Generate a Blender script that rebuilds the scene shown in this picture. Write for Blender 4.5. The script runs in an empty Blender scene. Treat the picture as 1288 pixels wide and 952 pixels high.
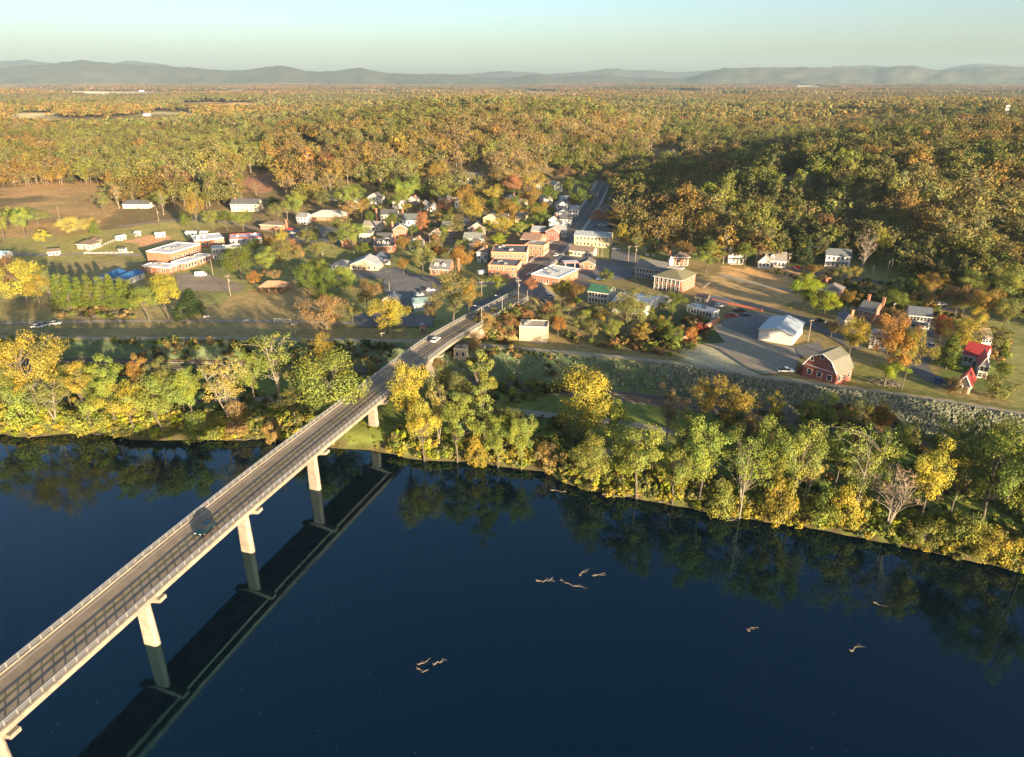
import bpy, math, random
import numpy as np
from mathutils import Vector, Matrix
random.seed(7); RNG = np.random.default_rng(11)
R = math.radians
sc = bpy.context.scene
COL = sc.collection

# ------------------------------------------------------------------ camera
CAMZ, PITCH, FPX, PCX, PCY = 100.0, R(23.2), 880.0, 634.5, 476.0
cam = bpy.data.cameras.new('camera'); camo = bpy.data.objects.new('camera', cam); COL.objects.link(camo)
camo.location = (0, 0, CAMZ); camo.rotation_euler = (R(90) - PITCH, 0, 0)
cam.sensor_width = 36; cam.lens = 36 * FPX / 1288; cam.shift_x = (644 - PCX) / 1288
cam.clip_start = 0.5; cam.clip_end = 60000
sc.camera = camo
# ------------------------------------------------------------------ light
SUN_EL, SUN_AZ = R(8.5), R(33)          # sun low, behind the camera and to the right
SX, SY = math.sin(SUN_AZ), -math.cos(SUN_AZ)
w = bpy.data.worlds.new('World'); sc.world = w; w.use_nodes = True
nt = w.node_tree; bg = nt.nodes['Background']
sky = nt.nodes.new('ShaderNodeTexSky'); sky.sky_type = 'NISHITA'; sky.sun_disc = False
sky.sun_elevation = SUN_EL; sky.sun_rotation = math.atan2(SX, SY)
sky.altitude = 100; sky.air_density = 0.8; sky.dust_density = 1.9; sky.ozone_density = 1.6
nt.links.new(sky.outputs[0], bg.inputs[0]); bg.inputs[1].default_value = 0.063
sl = bpy.data.lights.new('sun', 'SUN'); so = bpy.data.objects.new('sun', sl); COL.objects.link(so)
sl.energy = 5.0; sl.angle = R(0.5); sl.color = (1.0, 0.75, 0.46)
so.rotation_euler = Vector((SX * math.cos(SUN_EL), SY * math.cos(SUN_EL), math.sin(SUN_EL))).to_track_quat('Z', 'Y').to_euler()
sc.view_settings.view_transform = 'Standard'; sc.view_settings.look = 'None'
sc.view_settings.exposure = 2.2; sc.view_settings.gamma = 1
sc.render.engine = 'CYCLES'
cy = sc.cycles
cy.max_bounces = 6; cy.diffuse_bounces = 2; cy.glossy_bounces = 3; cy.transmission_bounces = 2
cy.volume_bounces = 0; cy.transparent_max_bounces = 6; cy.use_denoising = True
cy.caustics_reflective = False; cy.caustics_refractive = False

# ------------------------------------------------------------------ projection helpers
CT, ST = math.cos(PITCH), math.sin(PITCH)
def ray(px, py):
    xp = (px - PCX) / FPX; yp = (PCY - py) / FPX
    return np.array([xp, CT + yp * ST, -ST + yp * CT])
def P(px, py, z=0.0):
    d = ray(px, py); t = (z - CAMZ) / d[2]
    return (d[0] * t, d[1] * t)
def proj(x, y, z):
    x = np.asarray(x, float); y = np.asarray(y, float); z = np.asarray(z, float) - CAMZ
    zc = y * CT - z * ST; yc = y * ST + z * CT
    return PCX + FPX * x / zc, PCY - FPX * yc / zc, zc
def sst(a, b, x):
    t = np.clip((x - a) / (b - a), 0, 1); return t * t * (3 - 2 * t)
def inpoly(poly, x, y):
    x = np.asarray(x, float); y = np.asarray(y, float); r = np.zeros(x.shape, bool); n = len(poly)
    for i in range(n):
        x1, y1 = poly[i]; x2, y2 = poly[(i + 1) % n]
        if y1 == y2: continue
        c = ((y1 > y) != (y2 > y)) & (x < (x2 - x1) * (y - y1) / (y2 - y1) + x1)
        r ^= c
    return r
def vnoise(x, y, s, seed=0):
    x = np.asarray(x, float) / s; y = np.asarray(y, float) / s
    xi = np.floor(x).astype(np.int64); yi = np.floor(y).astype(np.int64); fx = x - xi; fy = y - yi
    def h(a, b):
        n = (a * 374761393 + b * 668265263 + seed * 1442695) & 0x7fffffff
        n = ((n ^ (n >> 13)) * 1274126177) & 0x7fffffff
        return ((n ^ (n >> 16)) & 0xffff) / 65535.0
    fx = fx * fx * (3 - 2 * fx); fy = fy * fy * (3 - 2 * fy)
    return (h(xi, yi) * (1 - fx) + h(xi + 1, yi) * fx) * (1 - fy) + (h(xi, yi + 1) * (1 - fx) + h(xi + 1, yi + 1) * fx) * fy

# ------------------------------------------------------------------ terrain
shore_px = [(-60,543),(0,545),(25,549),(50,548),(90,545),(130,545),(160,552),(200,553),(255,552),(290,553),(345,550),(365,557),(400,560),(425,563),
            (460,565),(500,571),(515,577),(560,579),(600,580),(640,588),(690,592),(700,602),(722,610),(745,617),(800,626),(850,635),
            (900,645),(960,655),(1010,661),(1060,671),(1110,681),(1160,690),(1210,702),(1269,714),(1330,728)]
_sp = sorted(P(a, b, 0) for a, b in shore_px)
SHX = np.array([-4000, -400] + [p[0] for p in _sp] + [200, 400, 4000]); SHY = np.array([190, 190] + [p[1] for p in _sp] + [95, 40, -400])
lev_px = [(-60,424),(0,424.5),(200,425),(400,427),(500,428),(600,433),(690,441),(780,449),(870,459),(960,474.5),(1060,487),(1160,500),(1269,518),(1330,528)]
_lp = sorted(P(a, b, 9.3) for a, b in lev_px)
LVX = np.array([-4000] + [p[0] for p in _lp] + [220, 400, 4000]); LVY = np.array([_lp[0][1] + 200] + [p[1] for p in _lp] + [165, 130, -200])
BR = [(-122.6,-69.6),(-76.8,73.2),(-59.8,131.8),(-38.9,191.5),(-26.8,226.8),(-14.2,254.8),(-3.0,278.0),(6.5,300),(14,326)]   # bridge and approach centre line
BRZ = ([-70, 236, 262, 290, 330, 380], [14, 14, 13.2, 11.6, 9.2, 7.4])
def brz(y): return np.interp(y, *BRZ)
def polydist(pts, x, y):
    best = np.full(np.shape(x), 1e9); by = np.zeros(np.shape(x))
    for (x1, y1), (x2, y2) in zip(pts[:-1], pts[1:]):
        dx, dy = x2 - x1, y2 - y1; t = np.clip(((x - x1) * dx + (y - y1) * dy) / (dx * dx + dy * dy), 0, 1)
        d = np.hypot(x - x1 - t * dx, y - y1 - t * dy); m = d < best
        best = np.where(m, d, best); by = np.where(m, y1 + t * dy, by)
    return best, by
def hgt(x, y):
    x = np.asarray(x, float); y = np.asarray(y, float)
    d = y - np.interp(x, SHX, SHY)
    bank = np.where(d < 0, np.maximum(-3, .45 * d), 3.7 * (1 - np.exp(-np.maximum(d, 0) / 3.2)))
    bank = np.where(y < -60, np.clip((-80 - y) * .3, -3, 8), bank)
    dl = y - np.interp(x, LVX, LVY)
    town = 5.4 + .014 * np.clip(y - 255, 0, 400)
    town = town + 2.9 * sst(45, 95, x) * (1 - sst(45, 130, dl))
    z = bank + (town - bank) * sst(-6, 7, dl)
    z = z + (9.3 - z) * sst(-16, -2.0, dl) * (1 - sst(2.0, 9, dl))
    # hills
    foot = np.interp(x, [60, 135, 200, 225, 300, 600], [432, 372, 366, 300, 290, 260])
    left = np.interp(y, [400, 520, 664, 800, 1000], [64, 88, 118, 175, 330])
    a = np.minimum((y - foot) / 200, (x - left) / (125 + .8 * np.clip(y - 480, 0, 900)))
    z = z + 31 * sst(0, 1, a)
    lb = np.interp(y, [400, 520, 664, 800, 1000], [30, 52, 80, 130, 260])
    a = np.minimum((y - 470) / 420, (lb - x) / 160)
    z = z + 27 * sst(0, 1, a) * sst(-420, -120, x)
    z = z + 9 * sst(500, 1300, y) * sst(-900, -200, x)
    far = sst(1300, 2600, y); z = z * (1 - far) + far * 16
    amp = sst(420, 1500, y)
    z = z + amp * (vnoise(x, y, 260, 3) - .5) * 16 + amp * sst(900, 5000, y) * (vnoise(x, y, 1300, 5) - .5) * 26
    # embankment under the bridge approach
    dd, by = polydist(BR[5:], x, y)
    m = brz(by) - .62 - np.maximum(0, dd - 6.2) * .55
    z = np.where(y > 256, np.maximum(z, m), z)
    return z
def axis(lo, hi, step, far, g):
    a = list(np.arange(lo, hi + .1, step)); s = step; v = a[-1]
    while v < far[1]: s *= g; v += s; a.append(v)
    s = step; v = a[0]; b = []
    while v > far[0]: s *= g; v -= s; b.append(v)
    return np.array(b[::-1] + a)
GX = axis(-230, 260, 2.5, (-14000, 14000), 1.06); GY = axis(75, 560, 2.5, (-1500, 15500), 1.035)
GZ = hgt(*np.meshgrid(GX, GY, indexing='xy'))
def hg(x, y):
    x = np.asarray(x, float); y = np.asarray(y, float)
    i = np.clip(np.searchsorted(GX, x) - 1, 0, len(GX) - 2); j = np.clip(np.searchsorted(GY, y) - 1, 0, len(GY) - 2)
    u = (x - GX[i]) / (GX[i + 1] - GX[i]); v = (y - GY[j]) / (GY[j + 1] - GY[j])
    return (GZ[j, i] * (1 - u) + GZ[j, i + 1] * u) * (1 - v) + (GZ[j + 1, i] * (1 - u) + GZ[j + 1, i + 1] * u) * v
TS = np.geomspace(120, 22000, 6000)
def G(px, py):
    """point of the ground seen at a pixel of the photograph"""
    d = ray(px, py); X, Y, Z = d[0] * TS, d[1] * TS, CAMZ + d[2] * TS
    k = np.nonzero(Z < hg(X, Y))[0]
    k = k[0] if len(k) else len(TS) - 1
    k0 = max(k - 1, 0); a = Z[k0] - hg(X[k0], Y[k0]); b = Z[k] - hg(X[k], Y[k]); t = a / (a - b) if a != b else 0
    tt = TS[k0] + (TS[k] - TS[k0]) * t
    return (float(d[0] * tt), float(d[1] * tt), float(hg(d[0] * tt, d[1] * tt)))
def mpp(p): return float(proj(*p)[2]) / FPX        # metres per photo pixel at a point

# ------------------------------------------------------------------ object helpers
def tag(o, label=None, cat=None, group=None, kind=None):
    if label: o['label'] = label
    if cat: o['category'] = cat
    if group: o['group'] = group
    if kind: o['kind'] = kind
    return o
def empty(name, loc, rz=0, label=None, cat=None, group=None):
    o = bpy.data.objects.new(name, None); o.empty_display_size = 1; COL.objects.link(o)
    o.location = loc; o.rotation_euler = (0, 0, rz); return tag(o, label, cat, group)
def npmesh(name, v, f, mats=(), matidx=None, attrs=None):
    """v (n,3); f (m,4) or (m,3) array or list of lists"""
    me = bpy.data.meshes.new(name)
    if isinstance(f, np.ndarray):
        m, k = f.shape
        me.vertices.add(len(v)); me.vertices.foreach_set('co', np.asarray(v, np.float32).ravel())
        me.loops.add(m * k); me.loops.foreach_set('vertex_index', f.astype(np.int32).ravel())
        me.polygons.add(m); me.polygons.foreach_set('loop_start', np.arange(0, m * k, k, dtype=np.int32))
        me.polygons.foreach_set('use_smooth', np.zeros(m, bool)); me.update(calc_edges=True)
    else:
        me.from_pydata([tuple(a) for a in v], [], f); me.update()
    for mt in mats: me.materials.append(mt)
    if matidx is not None: me.polygons.foreach_set('material_index', np.asarray(matidx, np.int32))
    for an, (dom, ty, data) in (attrs or {}).items():
        at = me.attributes.new(an, ty, dom)
        at.data.foreach_set('color' if ty == 'FLOAT_COLOR' else 'vector' if ty == 'FLOAT_VECTOR' else 'value', np.asarray(data).ravel())
    return me
def link(name, me, parent=None, loc=None, rz=0):
    o = bpy.data.objects.new(name, me); COL.objects.link(o)
    if parent is not None: o.parent = parent
    if loc is not None: o.location = loc
    if rz: o.rotation_euler = (0, 0, rz)
    return o
class MB:
    def __init__(s): s.v = []; s.f = []; s.m = []
    def add(s, vs, fs, mi=0):
        n = len(s.v); s.v += [tuple(a) for a in vs]; s.f += [[i + n for i in q] for q in fs]; s.m += [mi] * len(fs); return s
    def box(s, c, d, rz=0, mi=0, rot=None):
        cx, cy_, cz = c; hx, hy, hz = d[0] / 2, d[1] / 2, d[2] / 2; ca, sa = math.cos(rz), math.sin(rz)
        vs = []
        for z in (-hz, hz):
            for x, y in ((-hx, -hy), (hx, -hy), (hx, hy), (-hx, hy)):
                p = Vector((x, y, z))
                if rot is not None: p = rot @ p
                vs.append((cx + p.x * ca - p.y * sa, cy_ + p.x * sa + p.y * ca, cz + p.z))
        return s.add(vs, [[3, 2, 1, 0], [4, 5, 6, 7], [0, 1, 5, 4], [1, 2, 6, 5], [2, 3, 7, 6], [3, 0, 4, 7]], mi)
    def tube(s, p, q, r1, r2, n=6, mi=0, caps=True):
        p, q = Vector(p), Vector(q); a = (q - p).normalized(); t = Vector((0, 0, 1)) if abs(a.z) < .9 else Vector((1, 0, 0))
        u = a.cross(t).normalized(); w_ = a.cross(u); vs = []
        for c, r in ((p, r1), (q, r2)):
            for i in range(n):
                an = 2 * math.pi * i / n; vs.append(c + (u * math.cos(an) + w_ * math.sin(an)) * r)
        fs = [[i, (i + 1) % n, n + (i + 1) % n, n + i] for i in range(n)]
        if caps: fs += [list(range(n))[::-1], list(range(n, 2 * n))]
        return s.add(vs, fs, mi)
    def prism(s, poly, y0, y1, mi=0):      # polygon in xz, extruded along y
        n = len(poly); vs = [(x, y0, z) for x, z in poly] + [(x, y1, z) for x, z in poly]
        return s.add(vs, [list(range(n)), list(range(n, 2 * n))[::-1]] + [[i, n + i, n + (i + 1) % n, (i + 1) % n] for i in range(n)], mi)
    def mesh(s, name, *mats): return npmesh(name, s.v, s.f, mats, s.m if len(mats) > 1 else None)
    def build(s, name, mat, parent=None, loc=None, rz=0, bevel=0):
        mats = mat if isinstance(mat, (list, tuple)) else (mat,)
        return link(name, s.mesh(name, *mats), parent, loc, rz)

# ------------------------------------------------------------------ materials
def mat(name):
    m = bpy.data.materials.new(name); m.use_nodes = True; t = m.node_tree
    return m, t, t.nodes['Principled BSDF']
def N(t, ty, **k):
    n = t.nodes.new(ty)
    for a, b in k.items(): setattr(n, a, b)
    return n
def noise_tex(t, scale, detail=4, vec=None, rough=.6):
    n = N(t, 'ShaderNodeTexNoise'); n.inputs['Scale'].default_value = scale; n.inputs['Detail'].default_value = detail; n.inputs['Roughness'].default_value = rough
    if vec is not None: t.links.new(vec, n.inputs['Vector'])
    return n
def ramp(t, fac, stops):
    r = N(t, 'ShaderNodeValToRGB'); e = r.color_ramp.elements
    while len(e) < len(stops): e.new(.5)
    for i, (p, c) in enumerate(stops): e[i].position = p; e[i].color = (*c, 1) if len(c) == 3 else c
    t.links.new(fac, r.inputs[0]); return r
def mix(t, fac, a, b, mode='MIX'):
    m = N(t, 'ShaderNodeMix', data_type='RGBA', blend_type=mode)
    for s, v in ((m.inputs['Factor'], fac), (m.inputs['A'], a), (m.inputs['B'], b)):
        if isinstance(v, bpy.types.NodeSocket): t.links.new(v, s)
        elif isinstance(v, (int, float)): s.default_value = v
        else: s.default_value = (*v, 1)
    return m.outputs['Result']
_cache = {}
def paint(c, rough=.7, var=.25, scale=1.2, metallic=0, spec=.3, bump=0):
    """weathered plain colour"""
    key = (tuple(round(a, 3) for a in c), rough, var, scale, metallic, bump)
    if key in _cache: return _cache[key]
    m, t, b = mat('surface'); g = N(t, 'ShaderNodeNewGeometry').outputs['Position']
    n = noise_tex(t, scale, 5, g, .65); n2 = noise_tex(t, scale * .13, 3, g)
    r = ramp(t, n.outputs[0], [(.25, tuple(a * (1 - var) for a in c)), (.75, tuple(min(1, a * (1 + var * .6)) for a in c))])
    r2 = ramp(t, n2.outputs[0], [(.3, (1 - var * .6,) * 3), (.7, (1, 1, 1))])
    t.links.new(mix(t, 1.0, r.outputs[0], r2.outputs[0], 'MULTIPLY'), b.inputs['Base Color'])
    b.inputs['Roughness'].default_value = rough; b.inputs['Metallic'].default_value = metallic; b.inputs['Specular IOR Level'].default_value = spec
    if bump:
        bp = N(t, 'ShaderNodeBump'); bp.inputs['Strength'].default_value = bump; bp.inputs['Distance'].default_value = .05
        t.links.new(n.outputs[0], bp.inputs['Height']); t.links.new(bp.outputs[0], b.inputs['Normal'])
    _cache[key] = m; return m
def brickmat(c):
    key = ('brick', c)
    if key in _cache: return _cache[key]
    m, t, b = mat('brickwork'); tc = N(t, 'ShaderNodeTexCoord').outputs['Object']; sp = N(t, 'ShaderNodeSeparateXYZ'); t.links.new(tc, sp.inputs[0])
    ad = N(t, 'ShaderNodeMath', operation='ADD'); t.links.new(sp.outputs[0], ad.inputs[0]); t.links.new(sp.outputs[1], ad.inputs[1])
    cb = N(t, 'ShaderNodeCombineXYZ'); t.links.new(ad.outputs[0], cb.inputs[0]); t.links.new(sp.outputs[2], cb.inputs[1])
    br = N(t, 'ShaderNodeTexBrick'); t.links.new(cb.outputs[0], br.inputs[0]); br.inputs['Scale'].default_value = 2.2
    br.inputs['Color1'].default_value = (*[a * .8 for a in c], 1); br.inputs['Color2'].default_value = (*[min(1, a * 1.15) for a in c], 1)
    br.inputs['Mortar'].default_value = (*[a * .9 + .05 for a in c], 1); br.inputs['Mortar Size'].default_value = .015
    n = noise_tex(t, .5, 5, tc); r = ramp(t, n.outputs[0], [(.3, (.75, .75, .75)), (.7, (1.1, 1.1, 1.1))])
    t.links.new(mix(t, 1.0, br.outputs[0], r.outputs[0], 'MULTIPLY'), b.inputs['Base Color']); b.inputs['Roughness'].default_value = .85
    _cache[key] = m; return m
def roofmat(c, seam=0, rough=.8, metallic=0):
    key = ('roof', c, seam)
    if key in _cache: return _cache[key]
    m, t, b = mat('roofing'); tc = N(t, 'ShaderNodeTexCoord').outputs['Object']
    n = noise_tex(t, .8, 6, tc, .7); n2 = noise_tex(t, 7, 2, tc)
    r = ramp(t, n.outputs[0], [(.3, tuple(a * .72 for a in c)), (.72, tuple(a * 1.15 for a in c))])
    r2 = ramp(t, n2.outputs[0], [(.3, (.8,) * 3), (.7, (1.08,) * 3)])
    out = mix(t, 1.0, r.outputs[0], r2.outputs[0], 'MULTIPLY')
    if seam:
        wv = N(t, 'ShaderNodeTexWave', wave_type='BANDS', bands_direction='X'); wv.inputs['Scale'].default_value = seam; t.links.new(tc, wv.inputs[0])
        r3 = ramp(t, wv.outputs[0], [(0, (.72,) * 3), (.2, (1,) * 3)]); out = mix(t, 1.0, out, r3.outputs[0], 'MULTIPLY')
    t.links.new(out, b.inputs['Base Color']); b.inputs['Roughness'].default_value = rough; b.inputs['Metallic'].default_value = metallic
    _cache[key] = m; return m
def m_glass():
    m, t, b = mat('window_glass'); b.inputs['Base Color'].default_value = (.02, .025, .03, 1); b.inputs['Roughness'].default_value = .12
    return m
GLASS = m_glass()
# foliage: colour of the single tree (object colour, or the instance's own) times the leaf colour stored on the mesh
def m_leaf():
    m, t, b = mat('foliage'); t.nodes.remove(b); out = t.nodes['Material Output']
    a = N(t, 'ShaderNodeAttribute', attribute_type='INSTANCER', attribute_name='color'); l = N(t, 'ShaderNodeAttribute', attribute_type='GEOMETRY', attribute_name='lcol')
    c = mix(t, 1.0, a.outputs['Color'], l.outputs['Color'], 'MULTIPLY')
    d = N(t, 'ShaderNodeBsdfDiffuse'); tr = N(t, 'ShaderNodeBsdfTranslucent'); t.links.new(c, d.inputs[0]); t.links.new(c, tr.inputs[0])
    mx = N(t, 'ShaderNodeMixShader'); mx.inputs[0].default_value = .32
    t.links.new(d.outputs[0], mx.inputs[1]); t.links.new(tr.outputs[0], mx.inputs[2]); t.links.new(mx.outputs[0], out.inputs[0]); return m
LEAF = m_leaf()
BARK = paint((.13, .11, .09), .95, .4, 2.0); PALEBARK = paint((.27, .24, .20), .9, .35, 1.5); 

# ------------------------------------------------------------------ ground
def polyw(px): return px
GC = {}   # painted patches: (polygon in the photograph, colour, feather noise)
patches = [
 ([(0,262),(130,232),(165,236),(150,262),(120,292),(0,300)], (.25,.17,.085)),           # reddish brown field on the left
 ([(0,236),(70,228),(150,228),(140,240),(60,246),(0,250)], (.30,.19,.095)),
 ([(0,300),(120,292),(290,262),(300,282),(240,300),(160,330),(0,330)], (.21,.19,.075)), # park lawn
 ([(0,330),(160,326),(220,345),(260,380),(380,410),(600,420),(600,428),(0,428)], (.20,.17,.085)),
 ([(155,305),(180,297),(215,298),(210,307),(180,310)], (.42,.24,.14)),                  # infield dirt
 ([(300,225),(350,215),(345,240),(300,245)], (.24,.13,.09)),
 ([(290,370),(400,345),(420,420),(250,405)], (.24,.18,.09)),
 ([(660,320),(1040,335),(1180,370),(1269,420),(1269,520),(860,458),(640,430)], (.17,.14,.07)),
 ([(905,335),(1000,335),(1040,360),(1030,385),(960,375),(905,350)], (.34,.22,.11)),    # cleared slope
 ([(860,345),(905,345),(1000,378),(955,392),(880,372)], (.30,.21,.11)),
 ([(850,440),(905,408),(985,462),(960,473),(870,458)], (.34,.31,.22)),
 ([(1040,455),(1130,460),(1190,495),(1269,512),(1269,530),(1060,486)], (.13,.13,.045)),
 ([(1010,545),(1100,560),(1120,590),(1100,640),(980,610)], (.10,.10,.05)),
 ([(1190,440),(1269,460),(1269,500),(1180,480)], (.10,.13,.04)),
 ([(0,140),(70,143),(50,155),(0,160)], (.50,.42,.24)),
 ([(215,130),(330,130),(330,139),(220,137)], (.46,.28,.18)),
 ([(0,112),(150,116),(150,119),(0,119)], (.55,.50,.42)), ([(120,116),(330,114),(330,117),(120,120)], (.38,.32,.22)),  # first patch: white mist at the far left, painted into the ground colour
 ([(180,141),(260,141),(250,144),(180,144)], (.40,.36,.18)),
 ([(840,112),(900,117),(840,118)], (.4,.34,.25)), ([(640,112),(730,117),(690,121),(640,119)], (.42,.3,.22)), ([(430,113),(500,113),(500,117),(430,117)], (.5,.42,.3)), ([(990,108),(1040,108),(1040,111),(990,111)], (.5,.45,.35)),
]
def build_ground():
    X, Y = np.meshgrid(GX, GY, indexing='xy'); v = np.stack([X, Y, GZ], -1).reshape(-1, 3)
    nx, ny = len(GX), len(GY); i, j = np.meshgrid(np.arange(nx - 1), np.arange(ny - 1)); a = (j * nx + i).ravel()
    f = np.stack([a, a + 1, a + nx + 1, a + nx], -1)
    px, py, zc = proj(v[:, 0], v[:, 1], v[:, 2])
    c = np.tile(np.array([.13, .10, .055]), (len(v), 1))
    dl = v[:, 1] - np.interp(v[:, 0], LVX, LVY); d = v[:, 1] - np.interp(v[:, 0], SHX, SHY)
    town = (dl > 0) & (v[:, 1] < 420); c[town] = (.165, .17, .07)
    g = (d > 0) & (dl < 0); c[g] = (.10, .125, .035)
    jx = px + (vnoise(v[:, 0], v[:, 1], 9, 1) - .5) * 9; jy = py + (vnoise(v[:, 0], v[:, 1], 9, 2) - .5) * 5
    for poly, cc in patches: c[inpoly(poly, jx, jy) & (zc > 0) & (dl > -1)] = cc
    cr = np.abs(dl) < 2.6; c[cr & (v[:, 1] < 400)] = (.22, .20, .10)
    face = (dl > -16) & (dl <= -2.6); c[face] = (.075, .10, .055)
    mud = (d > -4) & (d < 1.3); c[mud] = (.065, .055, .03)
    c = c * (1.35 + .6 * vnoise(v[:, 0], v[:, 1], 14, 8))[:, None]
    c4 = np.concatenate([c, np.ones((len(c), 1))], 1)
    m, t, b = mat('ground'); at = N(t, 'ShaderNodeAttribute', attribute_name='gcol'); g = N(t, 'ShaderNodeNewGeometry').outputs['Position']
    n1 = noise_tex(t, .35, 8, g, .7); n2 = noise_tex(t, .03, 5, g, .6)
    r1 = ramp(t, n1.outputs[0], [(.28, (.55, .58, .5)), (.72, (1.35, 1.3, 1.25))]); r2 = ramp(t, n2.outputs[0], [(.3, (.8, .85, .8)), (.7, (1.15, 1.08, 1))])
    o = mix(t, 1, mix(t, 1, at.outputs['Color'], r1.outputs[0], 'MULTIPLY'), r2.outputs[0], 'MULTIPLY')
    t.links.new(o, b.inputs['Base Color']); b.inputs['Roughness'].default_value = 1; b.inputs['Specular IOR Level'].default_value = .1
    bp = N(t, 'ShaderNodeBump'); bp.inputs['Strength'].default_value = .6; bp.inputs['Distance'].default_value = .25; t.links.new(n1.outputs[0], bp.inputs['Height']); t.links.new(bp.outputs[0], b.inputs['Normal'])
    me = npmesh('ground', v, f, (m,), None, {'gcol': ('POINT', 'FLOAT_COLOR', c4)})
    me.polygons.foreach_set('use_smooth', np.ones(len(f), bool))
    o = link('ground', me); tag(o, kind='structure')
build_ground()

def build_water():
    m, t, b = mat('river_water'); g = N(t, 'ShaderNodeNewGeometry').outputs['Position']
    b.inputs['Base Color'].default_value = (.0003, .004, .009, 1); b.inputs['Roughness'].default_value = .012; b.inputs['IOR'].default_value = 1.6; b.inputs['Specular Tint'].default_value = (.08, .64, 1, 1)
    mp = N(t, 'ShaderNodeMapping'); mp.inputs['Scale'].default_value = (1, .6, 1); t.links.new(g, mp.inputs[0])
    n1 = noise_tex(t, 1.3, 3, mp.outputs[0]); n2 = noise_tex(t, .12, 3, mp.outputs[0])
    # calm and slightly ruffled bands
    n4 = noise_tex(t, .035, 4, mp.outputs[0], .7); rr_ = ramp(t, n4.outputs[0], [(.42, (.12,) * 3), (.62, (1,) * 3)]); ad = N(t, 'ShaderNodeMath', operation='MULTIPLY'); t.links.new(n1.outputs[0], ad.inputs[0]); t.links.new(rr_.outputs[0], ad.inputs[1])
    n3 = noise_tex(t, .02, 5, mp.outputs[0], .7); mr = N(t, 'ShaderNodeMapRange'); mr.inputs['From Min'].default_value = .42; mr.inputs['From Max'].default_value = .68; mr.inputs['To Min'].default_value = .004; mr.inputs['To Max'].default_value = .05
    t.links.new(n3.outputs[0], mr.inputs['Value']); t.links.new(mr.outputs[0], b.inputs['Roughness'])
    bp = N(t, 'ShaderNodeBump'); bp.inputs['Strength'].default_value = .10; bp.inputs['Distance'].default_value = .12; t.links.new(ad.outputs[0], bp.inputs['Height']); t.links.new(bp.outputs[0], b.inputs['Normal'])
    me = npmesh('river', np.array([(-3000, -700, 0), (2600, -900, 0), (500, 250, 0), (-2000, 330, 0)]), np.array([[0, 1, 2, 3]]), (m,))
    tag(link('river_water', me), kind='structure')
build_water()

# ------------------------------------------------------------------ far mountains
def build_hills():
    def rng_(name, dist, thick, prof, base, col, seed):
        # prof: silhouette pixels (x, y) -> heights at that distance
        n, m_ = 420, 26
        prof = [(x_, 97 - (97 - y_) * 1.22 if y_ < 97 else y_) for x_, y_ in prof]
        xs = np.linspace(-300, 1560, n); hy = np.interp(xs, [p[0] for p in prof], [p[1] for p in prof])
        v = []
        for j in range(m_):
            s = j / (m_ - 1); prof_s = math.sin(min(1, s * 1.25) * math.pi / 2) ** 1.3 if s < .8 else 1 - (s - .8) * 2
            for i in range(n):
                d0 = ray(xs[i], hy[i]); k = dist / d0[1]; top = CAMZ + d0[2] * k
                nz = (vnoise(xs[i] * 1.0, s * 90 + seed, 22, seed) - .5) * .34 * (1 - s) + (vnoise(xs[i], s * 90, 7, seed + 1) - .5) * .13 * (1 - abs(s - .8))
                z = base + (top - base) * max(0, prof_s + nz * (0 if s > .78 and s < .82 else 1))
                yy = dist + (s - .8) * thick
                v.append((d0[0] / d0[1] * yy, yy, z))
        i, j = np.meshgrid(np.arange(n - 1), np.arange(m_ - 1)); a = (j * n + i).ravel()
        f = np.stack([a, a + 1, a + n + 1, a + n], -1)
        mt, t, b = mat('far_forest'); g = N(t, 'ShaderNodeNewGeometry').outputs['Position']; nn = noise_tex(t, .004, 9, g, .75)
        r = ramp(t, nn.outputs[0], [(.3, tuple(c * .55 for c in col)), (.7, tuple(c * 1.5 for c in col))]); t.links.new(r.outputs[0], b.inputs['Base Color']); b.inputs['Roughness'].default_value = 1; b.inputs['Specular IOR Level'].default_value = 0
        me = npmesh(name, np.array(v), f, (mt,)); me.polygons.foreach_set('use_smooth', np.ones(len(f), bool)); tag(link(name, me), kind='structure')
    rng_('hills', 14300, 1800, [(-300,86),(0,81),(30,79),(60,82),(100,88),(135,84),(160,80),(200,83),(240,90),(300,95),(430,99),(560,95),(600,93),(630,91),(660,92),(690,94),(740,91),(765,88),(800,90),(850,92),(900,90),(960,93),(1010,94),(1050,86),(1100,85),(1130,88),(1180,90),(1215,84),(1240,83),(1275,86),(1560,88)], 0, (.06, .065, .05), 31)
    rng_('hills', 11200, 1900, [(-300,90),(0,88),(60,84),(100,80.5),(130,82),(160,85),(200,85),(250,88),(285,91),(320,89),(355,85),(385,91),(405,92),(430,90),(452,87),(485,93),(520,94),(560,94),(600,97),(640,98),(675,94),(700,97),(760,94.5),(800,98),(860,99),(885,93),(910,88),(950,87),(990,87),(1040,87.5),(1080,88.5),(1120,87),(1145,85),(1180,90),(1210,88),(1240,86),(1300,87),(1560,86)], 0, (.07, .07, .045), 12)
build_hills()

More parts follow.
